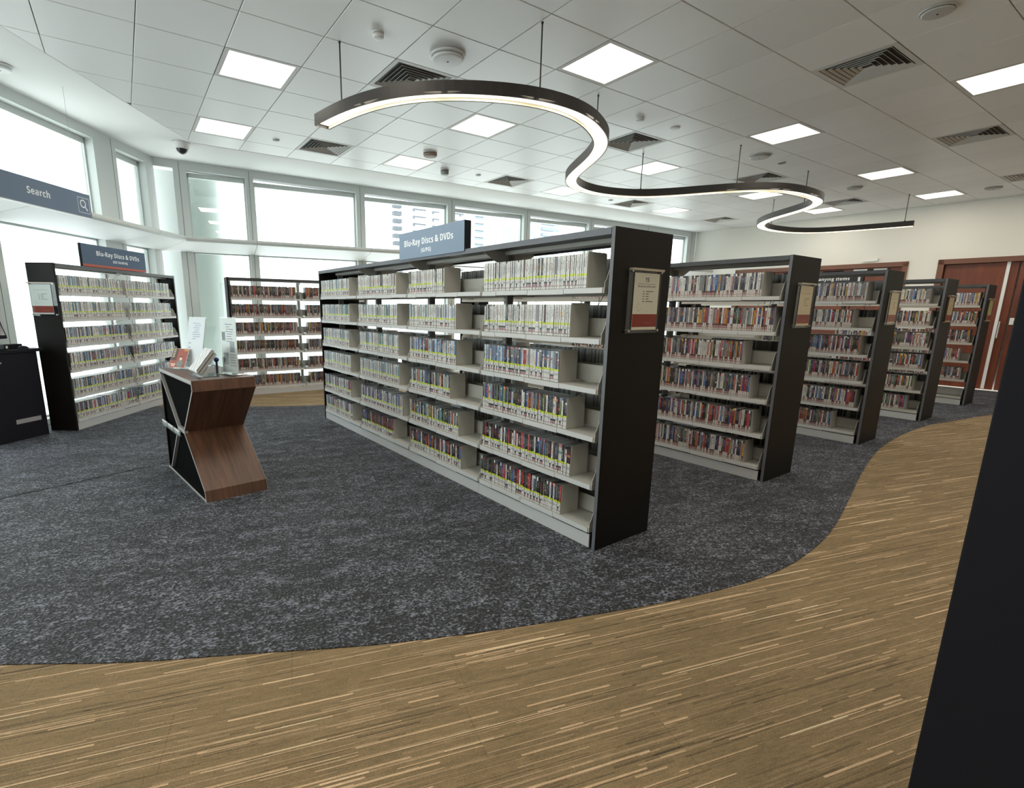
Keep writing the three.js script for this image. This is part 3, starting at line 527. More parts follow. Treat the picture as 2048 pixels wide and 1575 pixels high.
{
  const s = thing('hanging_sign', 'long blue-grey sign reading Search, hung on wires above the catalogue desk', 'sign', [-0.257, 0, -7.276], Math.atan2(DIAG_DIR[1], DIAG_DIR[0]));
  add('sign_box', rbx(-1.455, 0.145, 2.325, 2.572, -0.055, -0.001, 0.002), std(lin(0.10, 0.125, 0.17), 0.6), s);
  add('bottom_rail', bx(-1.455, 0.145, 2.318, 2.3255, -0.055, 0.0), M.white, s);
  face(s, 'printed_face', 1.6, 0.246, -0.655, 2.4485, 0.0006, printed(1.6, 0.246, 640, (c, w, h) => {
    c.fillStyle = '#62748d'; c.fillRect(0, 0, w, h); c.fillStyle = '#eef1f4'; c.font = `bold ${h * 0.36}px ${FONT}`; fit(c, 'Search', w * 0.468, h * 0.6, w * 0.18);
    c.strokeStyle = '#eef1f4'; c.lineWidth = h * 0.018; c.strokeRect(w * 0.882, h * 0.2, w * 0.104, h * 0.63); c.lineWidth = h * 0.05; c.beginPath(); c.arc(w * 0.927, h * 0.45, h * 0.15, 0, 7); c.stroke(); c.lineWidth = h * 0.055; c.beginPath(); c.moveTo(w * 0.943, h * 0.56); c.lineTo(w * 0.965, h * 0.72); c.stroke();
  }));
  for (const x of [0.0, -1.3]) add('suspension_wire', rod([x, 2.572, -0.028], [x, 3.615, -0.028], 0.0016, 6), M.steel, s);
}
function notice(u, x0, z, back, label, num, tint, seed0) {
  const g = thing('notice_holder', label, 'notice holder', [u.X, 0, -u.D], u.turn, undefined), f = back ? -1 : 1, zz = (a) => z + f * a, B = (a, b, c, d, e, k) => bx(a, b, c, d, Math.min(zz(e), zz(k)), Math.max(zz(e), zz(k)));
  const w = 0.282;
  add('back_plate', B(x0, x0 + w, 1.255, 1.597, 0.008, 0.011), M.acrylic, g);
  add('front_plate', B(x0 + 0.012, x0 + w, 1.262, 1.597, 0.020, 0.023), M.acrylicSoft, g);
  add('top_cap', B(x0 + 0.01, x0 + w, 1.588, 1.6, 0.002, 0.032), std(lin(0.42, 0.37, 0.29), 0.2), g);
  for (const [x, y] of [[0.012, 1.268], [w - 0.012, 1.268], [0.012, 1.585], [w - 0.012, 1.585]]) add('standoff', new THREE.CylinderGeometry(0.007, 0.007, 0.026, 12).rotateX(Math.PI / 2).translate(x0 + x, y, zz(0.013)), M.steel, g);
  const paper = add('paper', B(x0 + 0.044, x0 + w - 0.018, 1.272, 1.577, 0.0135, 0.0145), M.paper, g);
  const m = printed(0.22, 0.305, 1500, (c, W2, H2) => {
    let s = seed0; const r = () => { s = (s * 16807) % 2147483647; return s / 2147483647; };
    c.fillStyle = tint; c.fillRect(0, 0, W2, H2); c.fillStyle = '#1c1c1c'; c.textAlign = 'center'; c.font = `bold ${H2 * 0.11}px ${FONT}`; if (num) c.fillText(num, W2 * 0.5, H2 * 0.15);
    c.fillRect(W2 * 0.14, H2 * 0.185, W2 * 0.72, 2); if (num) { c.font = `bold ${H2 * 0.043}px ${FONT}`; c.fillText('Blu-Ray Discs & DVDs (G/PG)', W2 * 0.5, H2 * 0.245, W2 * 0.72); }
    c.fillStyle = '#4a4440'; for (let q = 0; q < 5; q++) { c.fillRect(W2 * 0.36, H2 * (0.31 + q * 0.044), W2 * (0.05 + 0.03 * r()), H2 * 0.014); c.fillRect(W2 * 0.48, H2 * (0.31 + q * 0.044), W2 * (q === 0 || q === 4 ? 0.3 : 0.12), H2 * 0.012); }
    c.strokeStyle = '#8a8074'; c.lineWidth = 2; c.beginPath(); c.moveTo(W2 * 0.1, H2 * 0.62); c.quadraticCurveTo(W2 * 0.26, H2 * 0.45, W2 * 0.22, H2 * 0.58); c.quadraticCurveTo(W2 * 0.12, H2 * 0.72, W2 * 0.34, H2 * 0.62); c.stroke();
    c.fillStyle = '#8a260e'; c.fillRect(0, H2 * 0.72, W2, H2 * 0.23); c.fillStyle = tint; c.fillRect(0, H2 * 0.95, W2, H2 * 0.05); c.fillStyle = '#bf6a55'; for (let q = 0; q < 3; q++) c.fillRect(W2 * (0.5 + 0.1 * q), H2 * 0.87, W2 * 0.06, H2 * 0.012);
  });
  add('print', new THREE.PlaneGeometry(0.219, 0.304).rotateY(back ? Math.PI : 0).translate(x0 + 0.154, 1.4245, zz(0.0149)), m, paper);
}
notice(UNITS.s1, 0.119, 0, false, 'clear notice holder showing the number 15 on the big dark end panel', '15', '#e3dccb', 11);
notice(UNITS.s2, 0.12, 0, false, 'clear notice holder on the end panel of the second shelf in the row', '', '#d9c7a4', 12);
notice(UNITS.s3, 0.12, 0, false, 'clear notice holder on the end panel of the third shelf in the row', '', '#d6c39a', 13);
notice(UNITS.s4, 0.12, 0, false, 'clear notice holder on the end panel of the fourth shelf in the row', '', '#cdb891', 14);
notice(UNITS.s5, 0.12, 0, false, 'clear notice holder with yellowish paper on the last shelf beside the doors', '', '#b9b878', 15);
notice(UNITS.sl, 0.004, -2.23, true, 'clear notice holder on the left end of the shelf by slanting windows', '', '#cfd6d2', 16);

// ---------- ceiling fittings ----------
const PNAME = { '2,2': 'square ceiling light nearest the Search sign, left of the curved lamp', '2,5': 'square ceiling light nearest the window corner, beside the dome camera', '6,2': 'square ceiling light seen inside the first bend of the curved lamp', '6,-1': 'large square ceiling light right of the curved lamp over the long shelf', '6,5': 'square ceiling light near the windows beside a round smoke detector', '11,-1': 'square ceiling light right of the middle rod of the curved lamp', '11,2': 'square ceiling light above the middle bend of the curved lamp', '11,5': 'square ceiling light behind the narrow bend of the curved lamp, near windows', '16,-1': 'square ceiling light between the curved lamp and the right edge vents', '11,-4': 'square ceiling light cut by the right edge of the photograph', '16,5': 'square ceiling light nearest the windows in the far row', '16,2': 'square ceiling light seen through the far bend of the curved lamp', '20,-1': 'square ceiling light above the brown double doors by the wall', '20,2': 'square ceiling light behind the far end bend of the curved lamp', '6,-4': 'square ceiling light just cut off by the top edge of the photograph' };
for (const [i, j] of LIGHTS) {
  const x = gridX(i) + T / 2, d = gridD(j) + T / 2, known = PNAME[i + ',' + j];
  const l = thing('ceiling_light', known ?? 'square ceiling light behind the viewpoint, not in the photograph', 'ceiling light', [x, CE, -d], 0, known ? 'square panel lights in the ceiling' : 'square ceiling lights outside the photograph');
  const o = 0.2965, q = 0.262;
  add('frame', [bx(-o, o, 0, 0.014, -o, -q), bx(-o, o, 0, 0.014, q, o), bx(-o, -q, 0, 0.014, -q, q), bx(q, o, 0, 0.014, -q, q)], M.ventWhite, l);
  add('diffuser', bx(-q, q, 0.002, 0.01, -q, q), M.diffuser, l);
  const r = new THREE.RectAreaLight(lin(1, 0.915, 0.77), PANEL, 0.52, 0.52); r.rotation.x = -Math.PI / 2; r.position.y = -0.004; r.name = 'panel_glow'; l.add(r);
}
const VNAME = ['partly behind the first bend of the curved lamp', 'beside the free end of the curved lamp', 'behind the tight bend of the curved lamp', 'between the windows and the lamp, dark triangle pattern', 'largest, near the right edge lights', 'right of the brown door lights, near the right edge', 'above the second bend of the curved lamp', 'near the windows beyond the middle of the lamp', 'just above the far bend of the curved lamp', 'beside the windows at the far end', 'cut by the right edge of the photograph'];
function ringSlope(o, i, y0, y1) {                           // square louvre ring, sloping from outer size o at y0 to inner size i at y1
  const v = [], C = [[-1, -1], [1, -1], [1, 1], [-1, 1]], t = 0.003, tri = (...p) => p.forEach((q) => v.push(...q));
  for (let k = 0; k < 4; k++) { const a = C[k], b = C[(k + 1) % 4], P = (c, s, y) => [c[0] * s, y, c[1] * s];
    const A = P(a, o, y0), B = P(b, o, y0), D = P(b, i, y1), E2 = P(a, i, y1), A2 = P(a, o, y0 + t), B2 = P(b, o, y0 + t), D2 = P(b, i, y1 + t), E3 = P(a, i, y1 + t);
    tri(A, B, D, A, D, E2); tri(A2, D2, B2, A2, E3, D2); tri(A, A2, B2, A, B2, B); tri(E2, D, D2, E2, D2, E3); }
  const g = new THREE.BufferGeometry(); g.setAttribute('position', new THREE.Float32BufferAttribute(v, 3)); g.computeVertexNormals(); return g;
}
VENTS.forEach(([i, j], k) => {
  const v = thing('air_vent', `square air vent of nested louvres, ${VNAME[k]}`, 'air vent', [gridX(i) + T / 2, CE, -(gridD(j) + T / 2)], 0, 'air vents in the ceiling');
  const o = 0.2965, q = 0.258;
  add('frame', [bx(-o, o, 0, 0.012, -o, -q), bx(-o, o, 0, 0.012, q, o), bx(-o, -q, 0, 0.012, -q, q), bx(q, o, 0, 0.012, -q, q)], M.ventWhite, v);
  add('backing', [bx(-o, o, 0.105, 0.11, -o, o), bx(-o, o, 0.0125, 0.105, -o, -q - 0.002), bx(-o, o, 0.0125, 0.105, q + 0.002, o), bx(-o, -q - 0.002, 0.0125, 0.105, -q, q), bx(q + 0.002, o, 0.0125, 0.105, -q, q)], M.dark, v);
  for (let r = 0; r < 6; r++) add('louvre', ringSlope(0.246 - r * 0.039, 0.246 - r * 0.039 - 0.046 + (r === 5 ? 0.008 : 0), 0.001, 0.045), M.ventWhite, v);
});
function disc(label, x, d, r, y = CE, cat = 'ceiling speaker', low = 1, mat = M.white) {
  const s = thing('ceiling_speaker', label, cat, [x, y, -d]);
  add('flange', new THREE.LatheGeometry([[0, 0], [r * 0.86, 0], [r * 0.97, -0.004], [r, -0.012], [r, -0.02], [r * 0.93, -0.024], [0, -0.024]].map(([a, b]) => new THREE.Vector2(a, b * low)).reverse(), 40), mat, s);
  add('cover', new THREE.LatheGeometry([[0, -0.024], [r * 0.88, -0.024], [r * 0.87, -0.042], [r * 0.78, -0.05], [0, -0.053]].map(([a, b]) => new THREE.Vector2(a, b * low)).reverse(), 40), mat, s);
  add('indicator', cyl(0.006, 0.004, 0, -0.054 * low, 0, 10), M.dark, s);
}
disc('large round white ceiling disc beside the vent at the first lamp bend', 2.40, 3.93, 0.145);
disc('round white ceiling disc at the top edge, right of the curved lamp', 4.79, 1.52, 0.10, CE, 'ceiling speaker', 0.5, M.tileWhite);
disc('round white ceiling disc below the middle right ceiling light', 7.19, 3.92, 0.13, CE, 'ceiling speaker', 0.6, M.tileWhite);
disc('round white ceiling disc near the far end of the curved lamp', 10.19, 3.93, 0.11, CE, 'ceiling speaker', 0.6, M.tileWhite);
disc('round white ceiling disc by the wall above the double doors', 11.95, 2.65, 0.11, CE, 'ceiling speaker', 0.6, M.tileWhite);
function stub(label, x, d, r, h, mat, cat, name) { const s = thing(name, label, cat, [x, CE, -d]); add('base', cyl(r * 1.05, 0.008, 0, -0.004, 0, 24), M.white, s); add('body', new THREE.LatheGeometry([[0, -0.008], [r, -0.008], [r, -h * 0.75], [r * 0.86, -h], [0, -h]].map(([a, b]) => new THREE.Vector2(a, b)).reverse(), 24), mat, s); }
stub('small drum-shaped ceiling detector left of the large round disc', 1.80, 3.94, 0.042, 0.042, M.white, 'detector', 'ceiling_detector');
stub('small round ceiling detector above the tight bend of the curved lamp', 4.80, 3.94, 0.042, 0.03, M.white, 'detector', 'ceiling_detector');
stub('flat beige smoke detector beside the light near the windows', 3.595, 6.325, 0.09, 0.05, std(lin(0.33, 0.27, 0.21), 0.6), 'smoke detector', 'smoke_detector');
stub('small grey dome detector on the ceiling tile before the window margin', 4.187, 6.935, 0.06, 0.07, std(lin(0.2, 0.21, 0.2), 0.4), 'detector', 'ceiling_detector');
stub('thin round sprinkler plate between the corner light and its neighbouring vent', 1.787, 6.953, 0.04, 0.012, M.steelDark, 'sprinkler', 'sprinkler_plate');
stub('thin dark sprinkler plate on the tiles left of the vent by the windows', 4.754, 6.883, 0.04, 0.012, M.steelDark, 'sprinkler', 'sprinkler_plate');
stub('thin sprinkler plate just right of the small detector over the shelves', 5.36, 3.908, 0.05, 0.012, M.white, 'sprinkler', 'sprinkler_plate');
stub('thin sprinkler plate next to the disc below the middle right light', 7.75, 3.91, 0.05, 0.012, M.steelDark, 'sprinkler', 'sprinkler_plate');
stub('thin dark sprinkler plate near the window margin behind the curved lamp', 7.79, 6.935, 0.04, 0.012, M.steelDark, 'sprinkler', 'sprinkler_plate');
disc('white round detector on the plaster margin at the left edge', -0.74, 7.02, 0.1, 3.615, 'detector');
{
  const s = thing('dome_camera', 'white security dome camera under the plaster margin by the window corner', 'security camera', [0.936, 3.615, -8.698]);
  add('housing', new THREE.LatheGeometry([[0, 0], [0.115, 0], [0.115, -0.014], [0.1, -0.03], [0.092, -0.075], [0.088, -0.08], [0, -0.08]].map(([a, b]) => new THREE.Vector2(a, b)).reverse(), 32), M.white, s);
  add('dome', new THREE.SphereGeometry(0.074, 24, 12, 0, Math.PI * 2, Math.PI / 2, Math.PI / 2).translate(0, -0.08, 0), std(lin(0.02, 0.02, 0.022), 0.12), s);
  add('trim_ring', new THREE.TorusGeometry(0.078, 0.007, 10, 32).rotateX(Math.PI / 2).translate(0, -0.082, 0), M.white, s);
}

// ---------- the winding pendant lamp ----------
{
  const pts = [[1.55, 4.54], [1.63, 4.12], [1.80, 3.71], [2.05, 3.43], [2.35, 3.25], [2.62, 3.15], [2.9, 3.12], [3.18, 3.165], [3.45, 3.285], [3.72, 3.46], [3.95, 3.72], [4.15, 4.06], [4.33, 4.39], [4.52, 4.65], [4.8, 4.84], [5.15, 4.93], [5.5, 4.9], [5.85, 4.75], [6.1, 4.5], [6.33, 4.14], [6.56, 3.8], [6.85, 3.55], [7.2, 3.44], [7.55, 3.43], [7.9, 3.46], [8.2, 3.59], [8.45, 3.83], [8.7, 4.2], [8.95, 4.56], [9.25, 4.86], [9.6, 5.06], [10.0, 5.15], [10.4, 5.13], [10.8, 5.03], [11.1, 4.8], [11.27, 4.45], [11.4, 4.0], [11.52, 3.47]];
  const curve = new THREE.CatmullRomCurve3(pts.map(([x, d]) => new THREE.Vector3(x, 0, -d)), false, 'centripetal');
  let P = curve.getSpacedPoints(220);
  for (let k = 0; k < 6; k++) P = P.map((p, i) => i && i < P.length - 1 ? p.clone().multiplyScalar(2).add(P[i - 1]).add(P[i + 1]).multiplyScalar(0.25) : p);
  const Y = 2.84, lamp = thing('pendant_lamp', 'dark S-shaped winding pendant lamp with a glowing underside hung on rods', 'pendant lamp', [P[0].x, Y, P[0].z]);
  const at = (i) => { const t = P[Math.min(i + 1, P.length - 1)].clone().sub(P[Math.max(i - 1, 0)]).normalize(); return [P[i].clone().sub(P[0]), new THREE.Vector3(-t.z, 0, t.x)]; };
  const sweep = (sec) => loft(P.map((_, i) => { const [p, n] = at(i); return sec.map(([s, y]) => [p.x + n.x * s, y, p.z + n.z * s]); }));
  const box2 = (a, b, y0, y1) => sweep([[a, y0], [a, y1], [b, y1], [b, y0]]);
  add('side_wall', box2(-0.068, -0.065, 0, 0.088), M.lampBody, lamp); add('side_wall', box2(0.065, 0.068, 0, 0.088), M.lampBody, lamp);
  add('top_plate', box2(-0.065, 0.065, 0.085, 0.088), M.lampBody, lamp);
  add('inner_lip', box2(-0.065, -0.057, 0.0015, 0.075), M.lampInner, lamp); add('inner_lip', box2(0.057, 0.065, 0.0015, 0.075), M.lampInner, lamp);
  add('diffuser', box2(-0.057, 0.057, 0.024, 0.032), M.strip, lamp);
  for (const i of [0, P.length - 1]) { const [p, n] = at(i), g = new THREE.BoxGeometry(0.136, 0.088, 0.003); g.rotateY(Math.atan2(-n.z, n.x)); add('end_cap', g.translate(p.x, 0.044, p.z), M.lampBody, lamp); }
  for (const [x, d] of [[1.60, 4.24], [2.72, 3.135], [4.0, 3.79], [5.86, 4.75], [6.55, 3.81], [8.49, 3.88], [10.13, 5.155], [11.5, 3.6]]) {
    let b = 0; P.forEach((p, i) => { if (Math.hypot(p.x - x, p.z + d) < Math.hypot(P[b].x - x, P[b].z + d)) b = i; });
    const [p] = at(b); add('suspension_rod', [rod([p.x, 0.088, p.z], [p.x, CE - Y, p.z], 0.0055, 10), cyl(0.009, 0.02, p.x, 0.098, p.z, 12, 0.016), cyl(0.009, 0.012, p.x, CE - Y - 0.007, p.z, 12)], M.rodDark, lamp);
  }
  for (let i = 5; i < P.length; i += 10) { const [p, n] = at(i), r = new THREE.RectAreaLight(lin(1, 0.91, 0.73), STRIP, 0.11, 0.62); r.rotation.set(-Math.PI / 2, 0, Math.atan2(-n.z, n.x), 'YXZ'); r.rotation.order = 'YXZ'; r.rotation.set(-Math.PI / 2, Math.atan2(-n.z, n.x), 0, 'YXZ'); r.position.set(p.x, 0.017, p.z); r.name = 'strip_glow'; lamp.add(r); }
}

// ---------- display stand with its leaflets ----------
const K = { x: 0.358, d: 3.86, turn: 0.1425 };
{
  const s = thing('display_stand', 'walnut and black hourglass display stand standing on the grey carpet', 'display stand', [K.x, 0.004, -K.d], K.turn);
  const push = (poly, w0, w1) => prism(poly, w1 - w0).rotateY(Math.PI / 2).translate(w0, 0, 0);
  const board = (a, b, th, w0, w1) => { const dx = b[0] - a[0], dy = b[1] - a[1], l = Math.hypot(dx, dy), nx = -dy / l * th, ny = dx / l * th; const g = push([a, b, [b[0] + nx, b[1] + ny], [a[0] + nx, a[1] + ny]], w0, w1), p = g.attributes.position, uv = g.attributes.uv;
    for (let i = 0; i < p.count; i++) uv.setXY(i, p.getX(i) / 0.5, ((-p.getZ(i) * dx + p.getY(i) * dy) / l) / 1.1); return g; };
  const w = 0.433, A = [0.10, 0.862], B = [0.09, 0.786], Cw = [0.44, 0.434], D = [0.017, 0.08], E = [0, 0.0];
  add('top_board', board([1.09, 0.862], A, 0.03, 0, w), M.walnutTop, s);
  add('upper_apron', board(A, B, 0.02, 0, w), M.walnut, s); add('upper_panel', board(B, Cw, 0.02, 0, w), M.walnut, s);
  add('lower_panel', board(Cw, D, 0.02, 0, w), M.walnut, s); add('lower_apron', board(D, E, 0.02, 0, w), M.walnut, s);
  add('base_board', board([0.02, 0.0], [1.12, 0.0], 0.02, 0, w), M.black, s);
  add('back_panel', board([1.12, 0.02], [1.09, 0.832], 0.018, 0.004, w - 0.004), M.black, s);
  const inset = [[0.13, 0.834], [1.07, 0.834], [1.10, 0.02], [0.05, 0.02], [0.045, 0.09], [0.47, 0.434], [0.118, 0.79]];
  for (const x of [0.022, w - 0.03]) add('side_panel', push(inset, x, x + 0.008), M.dark, s);
  const em = std(lin(0.38, 0.37, 0.365), 0.5), strip = (a, b, th, x) => { const q = board(a, b, th, x, x + 0.0025); return q; };
  for (const x of [-0.0015, w - 0.001]) {
    for (const [a, b, t] of [[[1.09, 0.862], A, 0.024], [A, B, 0.014], [B, Cw, 0.014], [Cw, D, 0.014], [D, E, 0.014], [[0.02, 0], [1.12, 0], 0.016]]) add('edge_strip', strip(a, b, t, x), em, s);
    if (x < 0) for (const [a, b] of [[[1.075, 0.83], [0.62, 0.445]], [[0.62, 0.43], [1.01, 0.02]]]) add('cross_strip', board(a, b, 0.013, x, x + 0.024), em, s);
    if (x < 0) add('waist_block', push([[0.43, 0.42], [0.63, 0.42], [0.63, 0.452], [0.43, 0.452]], x, x + 0.024), em, s);
  }
}
const kit = (u, w, y = 0.866) => { const c = Math.cos(K.turn), s = Math.sin(K.turn); return [K.x + w * c - u * s, y, -(K.d + w * s + u * c)]; };
const turnTo = (u0, w0, u1, w1) => Math.atan2(-(kit(u1, w1)[2] - kit(u0, w0)[2]), kit(u1, w1)[0] - kit(u0, w0)[0]);
{
  const o = thing('leaflet_tray', 'clear acrylic leaflet tray fixed to the black side of the stand', 'leaflet tray', [K.x, 0.004, -K.d], K.turn);
  add('pocket_front', bx(-0.027, -0.024, 0.39, 0.425, -1.10, -0.50), M.acrylic, o); add('pocket_base', bx(-0.027, -0.003, 0.39, 0.393, -1.10, -0.50), M.acrylic, o);
  for (const z of [-0.5, -0.7, -0.9, -1.10]) add('divider', bx(-0.027, -0.003, 0.393, 0.445, z, z + 0.003), M.acrylic, o);
  for (let k = 0; k < 3; k++) tag(add('leaflet', bx(-0.021, -0.012, 0.396, 0.43, -0.685 - k * 0.2, -0.515 - k * 0.2), M.paper), `pale leaflets in the ${['nearest', 'middle', 'rearmost'][k]} pocket of the clear tray on the stand`, 'leaflets');
}
scene.children.filter((c) => /^leaflet(_\d+)?$/.test(c.name)).forEach((c) => { c.position.set(K.x, 0.004, -K.d); c.rotation.y = K.turn; });
{
  // two tall clear holders with printed sheets
  const sheet = (seed0, pale) => printed(0.26, 0.40, 1100, (c, w, h) => { let s = seed0; const r = () => { s = (s * 16807) % 2147483647; return s / 2147483647; }; c.fillStyle = pale ? '#e4e6ec' : '#dfe3e2'; c.fillRect(0, 0, w, h); c.fillStyle = pale ? '#8f95b8' : '#6a6f74';
    for (let k = 0; k < 8; k++) c.fillRect(w * (0.3 + 0.1 * r()), h * (0.1 + k * 0.045), w * (0.2 + 0.3 * r()), h * 0.012);
    if (!pale) { c.fillStyle = '#6d7478'; c.fillRect(w * 0.06, h * 0.25, w * 0.22, h * 0.16); c.fillStyle = '#9aa0a2'; c.fillRect(w * 0.55, h * 0.42, w * 0.3, h * 0.2); c.fillStyle = '#7e8487'; c.fillRect(w * 0.1, h * 0.64, w * 0.32, h * 0.22); for (let k = 0; k < 5; k++) { c.fillStyle = '#aeb3b3'; c.fillRect(w * 0.5, h * (0.66 + k * 0.05), w * 0.4, h * 0.02); } } else { for (let k = 0; k < 5; k++) c.fillRect(w * 0.12, h * (0.5 + k * 0.09), w * 0.14, h * 0.02); } });
  const mk2 = (label, u0, w0, u1, w1, lean, pale, sd) => {
    const p = kit(u0, w0), q = kit(u1, w1), L = Math.hypot(q[0] - p[0], q[2] - p[2]), g = thing('sign_stand', label, 'sign holder', p, turnTo(u0, w0, u1, w1), undefined);
    const R = (geo) => geo.rotateX(-lean);
    add('front_sheet', R(bx(0, L, 0.012, 0.43, 0.001, 0.0035)), M.acrylicSoft, g); add('back_sheet', R(bx(0, L, 0.012, 0.43, -0.006, -0.0035)), M.acrylic, g);
    const pp = add('printed_sheet', R(bx(0.004, L - 0.004, 0.016, 0.424, -0.0022, -0.0008)), M.paper, g);
    add('print', R(new THREE.PlaneGeometry(L - 0.01, 0.4).translate(L / 2, 0.22, -0.0004)), sheet(sd, pale), pp);
    add('foot', rbx(0, L, 0.0, 0.008, -0.05, 0.05, 0.002), M.acrylic, g);
  };
  mk2('tall clear sign holder with a pale blue sheet leaning behind the brochures', 0.93, 0.15, 0.70, 0.22, 0.2, true, 21);
  mk2('tall clear sign holder with a grey pictured notice at the right', 0.40, 0.30, 0.19, 0.35, 0.02, false, 22);
  const g = thing('card_stand', 'small clear stand holding a red printed card on the display stand', 'card stand', kit(0.98, 0.055), turnTo(0.98, 0.055, 0.82, 0.145), undefined);
  add('rest', rbx(0, 0.18, 0, 0.006, -0.07, 0.03, 0.002), M.acrylic, g); add('front_lip', bx(0, 0.18, 0.006, 0.02, 0.026, 0.029), M.acrylic, g); add('back_plate', bx(0, 0.18, 0, 0.15, -0.0015, 0.0015).rotateX(-0.45).translate(0, 0.006, 0.01), M.acrylic, g);
  const card = thing('printed_card', 'red card with a small seated figure, leaning in the clear stand', 'card', g.position.toArray(), g.rotation.y, undefined);
  add('card_sheet', bx(0.006, 0.174, 0.004, 0.172, 0.003, 0.0055).rotateX(-0.45).translate(0, 0.008, 0.012), M.paper, card);
  add('print', new THREE.PlaneGeometry(0.164, 0.164).translate(0.09, 0.088, 0.0059).rotateX(-0.45).translate(0, 0.008, 0.012), printed(0.164, 0.164, 1600, (c, w, h) => { c.fillStyle = '#a8594c'; c.fillRect(0, 0, w, h); c.fillStyle = '#5a4640'; c.fillRect(0, 0, w * 0.36, h * 0.62); c.fillStyle = '#c98f5a'; c.fillRect(w * 0.72, 0, w * 0.28, h * 0.13); c.fillStyle = '#d8c6a8'; for (let k = 0; k < 5; k++) c.fillRect(w * 0.06, h * (0.05 + 0.09 * k), w * 0.14, h * 0.05); c.fillStyle = '#7d8a84'; c.beginPath(); c.ellipse(w * 0.64, h * 0.78, w * 0.2, h * 0.2, 0, 0, 7); c.fill(); c.fillStyle = '#e3d2bf'; c.beginPath(); c.arc(w * 0.64, h * 0.53, w * 0.085, 0, 7); c.fill(); c.fillStyle = '#6e3a34'; c.fillRect(w * 0.54, h * 0.4, w * 0.2, h * 0.06); c.fillStyle = '#f0e6da'; c.fillRect(w * 0.08, h * 0.8, w * 0.3, h * 0.05); c.fillRect(w * 0.12, h * 0.89, w * 0.24, h * 0.04); }), card);
  // brochures lying on a slope in a clear rest
  const b0 = kit(0.24, 0.075), bt = K.turn;
  const rest2 = thing('brochure_rest', 'sloping clear acrylic rest at the near end of the stand', 'brochure rest', b0, bt, undefined);
  add('slope_plate', bx(0, 0.2, -0.0015, 0.0015, -0.23, 0).rotateZ(0.9).translate(0.03, 0.01, 0), M.acrylic, rest2); add('base_plate', rbx(0, 0.16, 0, 0.004, -0.23, 0, 0.0015), M.acrylic, rest2); add('front_lip', bx(0, 0.003, 0.004, 0.05, -0.23, 0), M.acrylic, rest2); add('prop', bx(0.125, 0.128, 0.004, 0.115, -0.2, -0.03), M.acrylic, rest2);
  ['upper grey brochure, glossy and crumpled, on the sloping rest', 'lower grey brochure under the crumpled one on the sloping rest'].forEach((label, k) => { const q = thing('brochure', label, 'brochure', b0, bt, 'brochures on the sloping rest'); const geo = rbx(0.004, 0.205 - k * 0.01, 0.004 + (1 - k) * 0.021, 0.02 + (1 - k) * 0.021, -0.215, -0.01, 0.003).rotateZ(0.9).translate(0.03, 0.012, 0); add('pages', geo, std(lin(0.42, 0.42, 0.42), 0.5), q);
    const cover = new THREE.PlaneGeometry(0.2, 0.2, 14, 14).rotateX(-Math.PI / 2), p = cover.attributes.position; for (let i = 0; i < p.count; i++) p.setY(i, k ? 0 : 0.0025 * Math.sin(p.getX(i) * 90 + p.getZ(i) * 35) * Math.sin(p.getZ(i) * 60)); cover.computeVertexNormals();
    add('cover', cover.translate(0.105, 0.0255 + (1 - k) * 0.021, -0.112).rotateZ(0.9).translate(0.03, 0.012, 0), std(lin(0.7, 0.7, 0.72), 0.18), q); });
  const cup = thing('clear_pot', 'small clear pot standing between the brochures and the grey notice', 'pot', kit(0.42, 0.265)); add('wall', new THREE.LatheGeometry([[0.022, 0], [0.026, 0.06], [0.0245, 0.06], [0.0205, 0.003], [0, 0.003]].map(([a, b]) => new THREE.Vector2(a, b)), 24), M.acrylic, cup); add('base', cyl(0.022, 0.003, 0, 0.0015, 0, 24), M.acrylic, cup);
  const cap = thing('blue_stamp', 'dark blue knobbed stamp standing in the small clear pot', 'stamp', kit(0.42, 0.265, 0.869)); add('knob', new THREE.SphereGeometry(0.019, 20, 14).translate(0, 0.105, 0), std(lin(0.02, 0.02, 0.22), 0.25), cap); add('stem', cyl(0.008, 0.09, 0, 0.045, 0, 14), std(lin(0.03, 0.03, 0.1), 0.4), cap);
  tag(add('paper_slip', bx(-0.05, 0.05, 0, 0.001, -0.03, 0.03), M.paper), 'white paper slip lying at the right end of the stand top', 'paper').position.set(...kit(0.27, 0.385)); 
}

